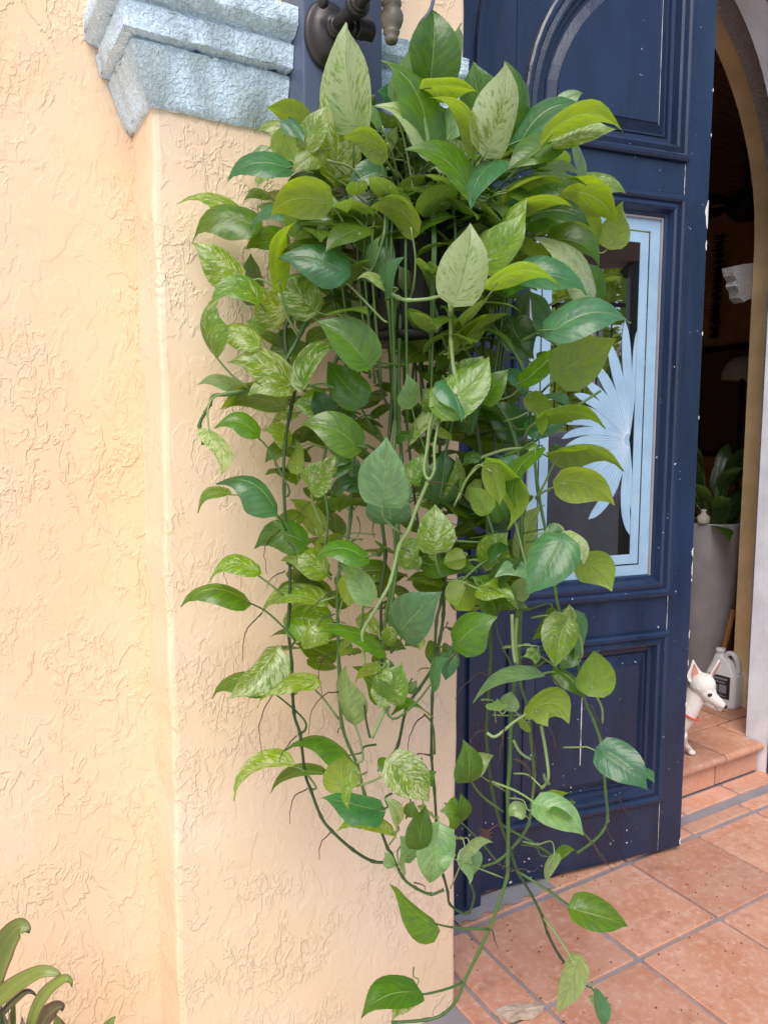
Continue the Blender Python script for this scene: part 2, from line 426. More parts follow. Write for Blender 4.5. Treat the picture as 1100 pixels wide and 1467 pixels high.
def arch_board(u0, u1, z0, h0, h1, top, n=14):
    b = MB(); vs = []
    for i in range(n+1):
        u = u0+(u1-u0)*i/n; zt = top(u)
        for z, h in ((z0, h1), (zt, h1), (zt, h0), (z0, h0)): vs.append(dp(u, z, h))
    fs = [(4*i+k, 4*(i+1)+k, 4*(i+1)+(k+1) % 4, 4*i+(k+1) % 4) for i in range(n) for k in range(4)]
    fs += [(0, 1, 2, 3), (4*n+3, 4*n+2, 4*n+1, 4*n)]
    return b.add(vs, fs)
TH = .045
arch_board(.0, .0925, .018, -TH, 0, lambda u: topz(max(u, .012))).build('stile', M['navy'], door, bevel=.0015)
arch_board(.6735, LW, .018, -TH, 0, topz).build('stile', M['navy'], door, bevel=.0015)
for z0, z1 in ((.018, .195), (.766, .884), (2.105, 2.203)):
    dbox(.0935, z0, .6725, z1, -TH+.001, -.0006).build('rail', M['navy'], door, bevel=.0012)
# the arched top rail above the panel
def atop(u):
    return 2.28 if u < .1 else AZ-.06+math.sqrt(max(0, .60**2-(max(0, .70-u))**2)) if u < .70 else 2.885
ul, ur = .0935, .6725
b = MB(); vs = []; n = 90
for i in range(n+1):
    u = ul+(ur-ul)*i/n
    zi = min(topz(u)-.02, max(2.21, (2.28+math.sqrt(max(0, 1-((.62-u)/.50)**2))*.45) if u > .12 else 2.21)) if False else (2.203 if u < .122 else 2.26+.54*math.sqrt(max(0, 1-((.676-u)/.558)**2)))
    for z, h in ((zi, -.0006), (topz(u), -.0006), (topz(u), -TH), (zi, -TH)): vs.append(dp(u, z, h))
b.add(vs, [(4*i+k, 4*(i+1)+k, 4*(i+1)+(k+1) % 4, 4*i+(k+1) % 4) for i in range(n) for k in range(4)]).build('rail', M['navy'], door)
# mouldings: path anticlockwise seen from outside, offsets go inward
mprof = [(-.004, -.002), (-.003, .012), (.003, .0165), (.012, .0170), (.018, .012), (.021, .006), (.024, .007), (.034, .010), (.041, .006), (.046, -.004), (.050, -.012), (.060, -.014), (.064, -.022)]
dfn = lambda u, z, h: dp(u, z, h)
def rect(u0, z0, u1, z1): return [(u0, z0), (u1, z0), (u1, z1), (u0, z1)]
lowr, winr = rect(.098, .197, .676, .764), rect(.098, .886, .676, 2.103)
sweep(MB(), lowr, mprof, dfn).build('moulding', M['navy'], door)
sweep(MB(), winr, mprof, dfn).build('moulding', M['navy'], door)
ap = [(.118, 2.207), (.676, 2.207), (.676, 2.82)]
ap += [(.676-.558*math.sin(rad(q)), 2.28+.54*math.cos(rad(q))) for q in range(6, 91, 6)]
ap[-1] = (.118, 2.28)
sweep(MB(), ap, mprof, dfn).build('moulding', M['navy'], door, smooth=False)
def raised(path, d0, name='panel'):
    pr = [(d0-.012, -.030), (d0, -.0225), (d0+.010, -.0225), (d0+.0105, -.018), (d0+.016, -.018), (d0+.042, -.009), (d0+.0425, -.006)]
    off = miter(path, True); mb = sweep(MB(), path, pr, dfn); k = len(pr)
    mb.f.append(tuple(i*k+k-1 for i in range(len(path))))
    return mb.build(name, M['navy'], door)
app = [(.118, 2.207), (.676, 2.207), (.676, 2.82)]+[(.676-.558*math.sin(rad(q)), 2.28+.54*math.cos(rad(q))) for q in range(6, 79, 6)]
raised(lowr, .058); raised(app, .058)
for z in (2.05, 1.10, .30):           # hinges
    h = MB().tube([dp(-.004, z-.05, .006), dp(-.004, z+.05, .006)], .008, 10)
    h.ball(dp(-.004, z+.054, .006), .007, .007, .007); h.build('hinge', M['navy'], door, smooth=True)
# bare chips along the free edge
for z0, ln, wd in ((2.105, .085, .011), (1.985, .03, .006), (1.71, .012, .004), (2.43, .01, .004), (1.03, .03, .007), (.985, .05, .004), (.52, .02, .005), (.05, .03, .006), (1.45, .012, .003), (.93, .012, .004), (.76, .03, .003), (2.30, .01, .003), (.66, .02, .003)):
    b = MB(); k = 7; vs = []
    for i in range(k+1):
        z = z0-ln*i/k; q = wd*math.sin(math.pi*(i+.3)/(k+.6))*random.uniform(.6, 1.15)
        vs += [dp(LW+.0008, z, -.004), dp(LW+.0008, z, .0009), dp(LW-q, z+random.uniform(-.001,.001), .0009)]
    fs = []
    for i in range(k): fs += [(3*i, 3*i+1, 3*i+4, 3*i+3), (3*i+1, 3*i+2, 3*i+5, 3*i+4)]
    b.add(vs, fs).build('paint_chip', M['chip'], door)
# pale vertical joint cracks
for u, z0, z1 in ((.6735, .765, .90), (.6735, .02, .19), (.6735, 2.10, 2.20), (.575, 2.30, 2.83), (.365, .36, .68)):
    hh = .0006 if u > .6 else -.0052
    b = MB(); k = 14; vs = []
    for i in range(k+1):
        z = z0+(z1-z0)*i/k; q = .0009*random.uniform(.3, 1.3)*(1.6 if u < .5 else 1)
        vs += [dp(u-q, z, hh), dp(u+q, z, hh)]
    b.add(vs, [(2*i, 2*i+1, 2*i+3, 2*i+2) for i in range(k)]).build('paint_crack', M['chip'], door)

# window pane: mirror-coated clear glass with frosted etching proud of it
gm = bpy.data.materials.new('window_glass'); gm.use_nodes = True; t = gm.node_tree; t.nodes.remove(t.nodes['Principled BSDF'])
gl = t.nodes.new('ShaderNodeBsdfGlossy'); gl.inputs['Roughness'].default_value = .012; gl.inputs['Color'].default_value = (.93, .96, 1, 1)
tr = t.nodes.new('ShaderNodeBsdfTransparent'); tr.inputs[0].default_value = (.55, .58, .6, 1)
mx = t.nodes.new('ShaderNodeMixShader'); mx.inputs[0].default_value = .50
t.links.new(tr.outputs[0], mx.inputs[1]); t.links.new(gl.outputs[0], mx.inputs[2]); t.links.new(mx.outputs[0], t.nodes['Material Output'].inputs[0])
M['glass'] = gm
W0, W1, Z0, Z1 = .158, .616, .940, 2.043
sweep(MB(), rect(W0, Z0, W1, Z1), [(-.004, -.020), (.0, -.016), (.0065, -.016), (.007, -.024)], dfn).build('glazing_bead', M['grey_mortar'], door)
pane = dbox(W0+.002, Z0+.002, W1-.002, Z1-.002, -.030, -.024).build('window_pane', M['glass'], door)
et = NT('frosted_etching'); ec = et.coord()
M['etch'] = et.fin(et.mix(et.rng(et.noise(ec, 14, 4), .3, .7), (.28, .43, .60), (.34, .50, .67)), .55, et.bump(et.noise(ec, 260, 2), .0005, .5), spec=.4)  # blue skylight on white frosting put into the base colour
E0 = -.0234
def etch(polys, h=E0, th=.0006, mat=None):
    b = MB()
    for p in polys:
        k = len(p); b.add([dp(u, z, h) for u, z in p]+[dp(u, z, h+th) for u, z in p], [tuple(range(k))[::-1], tuple(range(k, 2*k))]+[(i, (i+1) % k, k+(i+1) % k, k+i) for i in range(k)])
    b.build('etching', mat or M['etch'], pane)
def band(a, bw):
    u0, z0, u1, z1 = W0+a, Z0+a, W1-a, Z1-a
    return [[(u0, z0), (u1, z0), (u1, z0+bw), (u0, z0+bw)], [(u0, z1-bw), (u1, z1-bw), (u1, z1), (u0, z1)],
            [(u0, z0+bw), (u0+bw, z0+bw), (u0+bw, z1-bw), (u0, z1-bw)], [(u1-bw, z0+bw), (u1, z0+bw), (u1, z1-bw), (u1-bw, z1-bw)]]
etch(band(.006, .036)); etch(band(.047, .030))
# etched palm fan: feathers springing from a point at the right side, tips curling over a clear field
FU, FZ = W1-.094, 1.375
def feather(a, ln, wd, curl, h):
    pl, pr = [], []; k = 14; u, z = FU+.0, FZ
    for i in range(k+1):
        s_ = i/k; ang = rad(a+curl*s_*s_); 
        if i: u += math.cos(ang)*ln/k; z += math.sin(ang)*ln/k
        q = wd*(s_**.7)*(1-s_**5)**.8 if i < k else 0
        nx, nz = -math.sin(ang), math.cos(ang)
        pl.append((min(u+nx*q, W1-.078), z+nz*q)); pr.append((min(u-nx*q, W1-.078), z-nz*q))
    return pl+pr[::-1]
fz = [(86, .33, .016, 4), (94, .36, .024, 2), (103, .31, .027, 10), (113, .27, .025, 22), (123, .245, .022, 30), (133, .25, .021, 36), (143, .25, .020, 40), (153, .25, .019, 42), (163, .25, .018, 44), (173, .25, .018, 42),
      (183, .25, .018, 36), (193, .25, .018, 28), (203, .245, .018, 12), (213, .24, .019, -20), (223, .225, .021, -40), (233, .24, .024, -48), (243, .26, .026, -46), (253, .285, .027, -36), (264, .30, .023, 24), (273, .24, .016, 10)]
for i, (a, ln, wd, cu) in enumerate(fz):
    etch([feather(a, ln, wd*1.02, cu, 0)], h=E0+.0004*(i % 3), th=.0005)
core = [(FU, FZ)]+[(min(FU+.085*math.cos(rad(a)), W1-.078), FZ+.11*math.sin(rad(a))) for a in range(80, 281, 6)]
etch([core], h=E0-.0002, th=.0004)
M['etch_line'] = plain('etched_rib_line', (.66, .76, .90), .5)
etch([[(FU+.02*math.cos(rad(a))-.0008*math.sin(rad(a)), FZ+.02*math.sin(rad(a))+.0008*math.cos(rad(a))), (FU+.02*math.cos(rad(a))+.0008*math.sin(rad(a)), FZ+.02*math.sin(rad(a))-.0008*math.cos(rad(a))),
       (FU+.17*math.cos(rad(a))+.0004, FZ+.18*math.sin(rad(a)))] for a in range(95, 268, 5)], h=E0+.0016, th=.0003, mat=M['etch_line'])

# ------------------------------------------------------------ room behind the door
MB().box(5.402, 1.775, -.1, 5.6, 5.4, 4.59).build('wall', M['ochre'], dw)
MB().box(.8, 5.402, -.1, 5.6, 5.6, 4.59).build('wall', M['ochre'], dw)
MB().box(.79, 1.99, -.1, .96, 5.4, 4.59).build('wall', M['ochre'], dw)
M['board'] = plain('brown_beadboard', (.24, .14, .10), .5)
ceil = empty('board_ceiling', (3, 3.6, 3.2), label='dark beadboard ceiling of the dim room behind the door', cat='ceiling')
for i in range(48):
    y = 1.99+i*.071
    MB().box(.96, y+.003, 3.20, 5.40, y+.068, 3.22).build('ceiling_board', M['board'], ceil)

# ceiling fan
fc = at(1068, 292, 4.55)
fan = empty('ceiling_fan', (fc.x, fc.y, fc.z), label='dark ceiling fan seen through the doorway', cat='ceiling fan')
MB().lathe((fc.x, fc.y, fc.z-.10), [(.001, 0), (.06, .005), (.11, .05), (.12, .10), (.10, .16), (.04, .19), (.015, .20), (.015, 3.2-fc.z+.1)]).build('motor', M['black'], fan, smooth=True)
for k in range(5):
    a = rad(k*72+20); d = Vector((math.cos(a), math.sin(a), 0)); s_ = Vector((-d.y, d.x, .18)).normalized()
    b = MB(); vs = []
    for q, wd in ((.10, .03), (.18, .035), (.2, .06), (.55, .075), (.62, .05)):
        for e in (-1, 1):
            for h in (0, .008): vs.append(fc+d*q+s_*wd*e+Vector((0, 0, h)))
    fs = []
    for i in range(4):
        o_ = 4*i; fs += [(o_, o_+4, o_+6, o_+2), (o_+1, o_+3, o_+7, o_+5), (o_, o_+1, o_+5, o_+4), (o_+2, o_+6, o_+7, o_+3)]
    fs += [(0, 2, 3, 1), (16, 17, 19, 18)]
    b.add(vs, fs).build('blade', M['black'], fan)
M['dimwhite'] = plain('cream_shade', (.62, .58, .50), .7)
# hanging garland on the far wall
gx = 5.35
garl = empty('wall_garland', (gx, 3.9, 2.0), label='brown spiky garland hanging on the ochre wall inside', cat='wall hanging')
def on_x(x, y, X): d = ray(x, y); return EYE + d*(X/d.x)
g0, g1 = on_x(1034, 335, gx), on_x(1024, 485, gx)
MB().tube([g0, g1], .006, 6).build('cord', M['dark'], garl)
for k in range(17):
    p = g0.lerp(g1, (k+.5)/17); b = MB()
    for q in range(9):
        a = rad(q*40+random.uniform(0, 30)); e = p+Vector((-.02-.03*random.random(), math.cos(a)*.075*random.uniform(.7,1.1), math.sin(a)*.045+random.uniform(-.01, .01)))
        sd_ = Vector((0, -math.sin(a), math.cos(a)))*.012
        b.add([p-sd_, p+sd_, e, p+Vector((-.01, 0, 0))], [(0, 1, 2), (0, 2, 3), (1, 3, 2)])
    b.build('tuft', M['black'], garl)
# framed dark picture and a lamp in front of it
pc = on_x(1046, 570, 5.38)
pic = empty('framed_picture', pc, label='dark framed picture on the far wall behind the potted plant', cat='picture')
MB().box(5.36, pc.y-.55, 1.2, 5.395, pc.y+.34, on_x(1040, 494, 5.38).z).build('frame', M['black'], pic, bevel=.006)
MB().box(5.352, pc.y-.50, 1.25, 5.358, pc.y+.29, on_x(1040, 494, 5.38).z-.05).build('canvas', M['dark'], pic)
lc = at(1062, 540, 4.9)
tl = empty('table_lamp', (lc.x, lc.y, .125), label='floor lamp with pale dome shade in the dim room', cat='lamp')
MB().lathe((lc.x, lc.y, lc.z-.02), [(.125, 0), (.122, .05), (.10, .10), (.06, .14), (.0, .155)]).build('lamp_shade', M['dimwhite'], tl, smooth=True)
MB().lathe((lc.x, lc.y, .125), [(.0, 0), (.13, .0), (.13, .015), (.02, .04), (.012, .1), (.012, lc.z-.03)], 16).build('stand', M['black'], tl, smooth=True)
# corbel chip on the inner edge of the reveal
cb = empty('plaster_corbel', on_y(1060, 400, 1.99), label='broken grey plaster corbel on the inner edge of the doorway reveal', cat='corbel')
pp = [(1085, 376), (1066, 378), (1055, 381), (1048, 382), (1050, 394), (1055, 401), (1053, 409), (1058, 416), (1059, 426), (1065, 433), (1069, 430), (1085, 424)]
A_ = [on_y(x, y, 2.150) for x, y in pp]; B_ = [p+Vector((0, .05, 0)) for p in A_]; k = len(pp)
MB().add(A_+B_, [tuple(range(k)), tuple(range(2*k-1, k-1, -1))]+[(i, k+i, k+(i+1) % k, (i+1) % k) for i in range(k)]).build('corbel', M['grey_rough'], cb)

# tall grey planter with its plant and a small bottle
P0 = at(1016, 800, 3.85)
pl = empty('tall_planter', (P0.x, P0.y, .125), label='tall grey conical planter holding a dark leafy plant inside the doorway', cat='planter')
M['zinc'] = plain('grey_fibre_planter', (.44, .44, .48), .55)
zt = at(1016, 749, 3.75).z
MB().lathe((P0.x, P0.y, .125), [(0, .0), (.105, 0), (.11, .01), (.150, zt-.135), (.151, zt-.125), (.140, zt-.125), (.136, zt-.17), (0, zt-.17)], 36).build('pot', M['zinc'], pl, smooth=True)
M['soil'] = plain('dark_soil', (.03, .02, .015), .95)
MB().lathe((P0.x, P0.y, zt-.05), [(0, .01), (.135, .0)], 20).build('soil', M['soil'], pl)

# ------------------------------------------------------------ leaves
def leaf_material(name='pothos_leaf'):
    t = NT(name); oi = t.n('ObjectInfo')
    uv = t.n('UVMap').outputs[0]; sp = t.n('SeparateXYZ', None, Vector=uv); u, v = sp.outputs['X'], sp.outputs['Y']
    au = t.math('ABSOLUTE', t.math('SUBTRACT', u, .5))           # 0 on the midrib, .5 at the margin
    diag = t.math('SUBTRACT', v, t.math('MULTIPLY', au, .75))     # constant along a side vein
    side = t.math('SIGN', t.math('SUBTRACT', u, .5))
    seed = t.math('MULTIPLY', oi.outputs['Random'], 57.0)
    vec = t.n('CombineXYZ', None, X=t.math('MULTIPLY', diag, 15.0), Y=t.math('MULTIPLY', au, 5.5), Z=t.math('ADD', seed, t.math('MULTIPLY', side, 3.7))).outputs[0]
    n = t.noise(vec, 1.35, 8, .74, .3)
    vec2 = t.n('CombineXYZ', None, X=t.math('MULTIPLY', v, 2.2), Y=t.math('MULTIPLY', u, 2.4), Z=t.math('ADD', seed, 9.1)).outputs[0]
    nb = t.noise(vec2, 1.0, 2, .5)
    alpha = oi.outputs['Alpha']
    thr = t.math('SUBTRACT', .80, t.math('MULTIPLY', alpha, .36))
    val = t.math('ADD', t.math('MULTIPLY', n, .78), t.math('MULTIPLY', nb, .25))
    var = t.rng(t.math('SUBTRACT', val, thr), -.035, .065)
    base = oi.outputs['Color']
    cream = t.mix(.34, (.55, .62, .38), base)
    sap = t.mix(t.rng(t.noise(vec, .9, 3, .5), .35, .65), base, t.n('HueSaturation', None, Hue=.49, Saturation=1.1, Value=1.35, Color=base).outputs[0])
    col = t.mix(var, sap, cream)
    vein = t.rng(t.math('ABSOLUTE', t.math('SINE', t.math('MULTIPLY', diag, 34.0))), .14, .0)
    mid = t.rng(au, .016, .004)
    col = t.mix(t.math('MULTIPLY', vein, .05), col, (.30, .42, .16))
    col = t.mix(t.math('MULTIPLY', mid, .55), col, (.34, .46, .17))
    back = t.n('NewGeometry').outputs['Backfacing']
    pale = t.mix(.30, col, (.20, .30, .08))
    colb = t.mix(back, col, pale)
    g_ = t.coord()
    fine = t.noise(g_, 420, 2, .5)
    h = t.math('ADD', t.math('MULTIPLY', t.rng(t.math('ABSOLUTE', t.math('SINE', t.math('MULTIPLY', diag, 26.0))), .0, .9), .12), t.math('MULTIPLY', t.rng(au, 0, .03), 1.0))
    h = t.math('ADD', h, t.math('MULTIPLY', t.noise(g_, 60, 3, .5), 1.2))
    bp = t.bump(h, .0011, .9)
    dust = t.math('MULTIPLY', t.rng(t.noise(g_, 300, 2, .6), .68, .74), .25)
    colb = t.mix(dust, colb, (.45, .5, .4))
    brown = t.math('MULTIPLY', t.rng(au, .455, .5), t.rng(t.noise(vec2, 3.0, 4, .6), .56, .66))
    colb = t.mix(t.math('MULTIPLY', brown, .8), colb, (.16, .09, .03))
    spots = t.math('MULTIPLY', t.rng(t.noise(t.n('CombineXYZ', None, X=t.math('MULTIPLY', u, 9.0), Y=t.math('MULTIPLY', v, 14.0), Z=seed).outputs[0], 1.6, 2, .5), .74, .77), .6)
    colb = t.mix(spots, colb, (.13, .09, .03))
    t.fin(colb, t.math('ADD', t.math('MULTIPLY', fine, .10), t.math('ADD', .27, t.math('MULTIPLY', back, .22))), bp, spec=.8)
    tl_ = t.n('BsdfTranslucent', None, Color=t.n('HueSaturation', None, Hue=.485, Saturation=1.08, Value=2.3, Color=colb).outputs[0])
    mx = t.n('MixShader', None, i0=.45, i1=t.b.outputs[0], i2=tl_.outputs[0])
    t.t.links.new(mx.outputs[0], t.out.inputs[0])
    return t.m
M['leaf'] = leaf_material()
NV, NU = 10, 8
def hw(v): return (v**.37)*((1-v)**.90)*2.20*(1-.42*max(0, min(1, (v-.60)/.32))**1.4)
def leaf_geo(B, T, N, W, arch=.10, bow=None, fold=.16, curl=.12, wav=0.03, sk=0.0):
    """verts/faces/uvs of a heart-shaped blade from B (stalk) to T (tip), upper face towards N"""
    B, T, N = Vector(B), Vector(T), Vector(N); ax = T-B; L = ax.length; ax /= L
    N = (N-ax*N.dot(ax)).normalized(); X = ax.cross(N).normalized(); bow = bow or Vector((0, 0, 0))
    vs, uvs = [], []; ph = random.uniform(0, 6.28); pa = random.uniform(.7, 1.3)
    for j in range(NV+1):
        v = (j/NV)**1.25; 
        hwv = hw(max(v, .0001))*W/2 if 0 < j < NV else 0.0
        c = B+ax*(L*v)+N*(arch*L*4*v*(1-v)*(.8+.4*v))+bow*(4*v*(1-v))
        tang = (ax+N*(arch*4*(1-2*v))+bow*(4*(1-2*v)/L)).normalized()
        xn = (X-tang*X.dot(tang)).normalized(); nn = xn.cross(tang)
        for i in range(NU+1):
            q = 2*i/NU-1; a = abs(q)
            x = q*hwv*(1+sk*(1 if q > 0 else -1))
            lob = -.165*L*(a**1.6)*((1-v)**4)
            z = fold*abs(x)-curl*pa*(x*x)/(W/2+1e-6)*1.5+wav*W*.35*a*a*math.sin(ph+v*9+(1.3 if q > 0 else 0))
            vs.append(c+xn*x+tang*lob+nn*z); uvs.append((i/NU, v))
    fs = [(j*(NU+1)+i, j*(NU+1)+i+1, (j+1)*(NU+1)+i+1, (j+1)*(NU+1)+i) for j in range(NV) for i in range(NU)]
    return vs, fs, uvs
def leaf_mesh(parts):
    me = bpy.data.meshes.new('leaf'); V, F, U = [], [], []
    for vs, fs, uvs in parts:
        if uvs is None: uvs = [(i/NU, (j/NV)**1.25) for j in range(NV+1) for i in range(NU+1)]
        b = len(V); V += [tuple(v) for v in vs]; F += [tuple(i+b for i in f) for f in fs]; U += uvs
    me.from_pydata(V, [], F); uvl = me.uv_layers.new(name='UVMap'); 
    uvl.data.foreach_set('uv', [c for f in F for i in f for c in U[i]])
    me.polygons.foreach_set('use_smooth', [True]*len(F)); me.update(); return me
COLS = {'g': ((.052, .130, .016), .22), 'd': ((.026, .078, .014), .20), 'v': ((.095, .180, .018), .70), 'w': ((.130, .225, .045), .98),  # 'd': shadow inside the crown put into a darker green
        'y': ((.125, .200, .016), .46), 'b': ((.052, .140, .060), .24), 'l': ((.135, .225, .090), .45), 'k': ((.05, .10, .02), 0)}  # 'b': bluish sky sheen put into the base green
def vary(c, s=.16):
    f = 1+random.uniform(-s, s); return (c[0]*f*random.uniform(.85, 1.2), c[1]*f, c[2]*f*random.uniform(.8, 1.25))

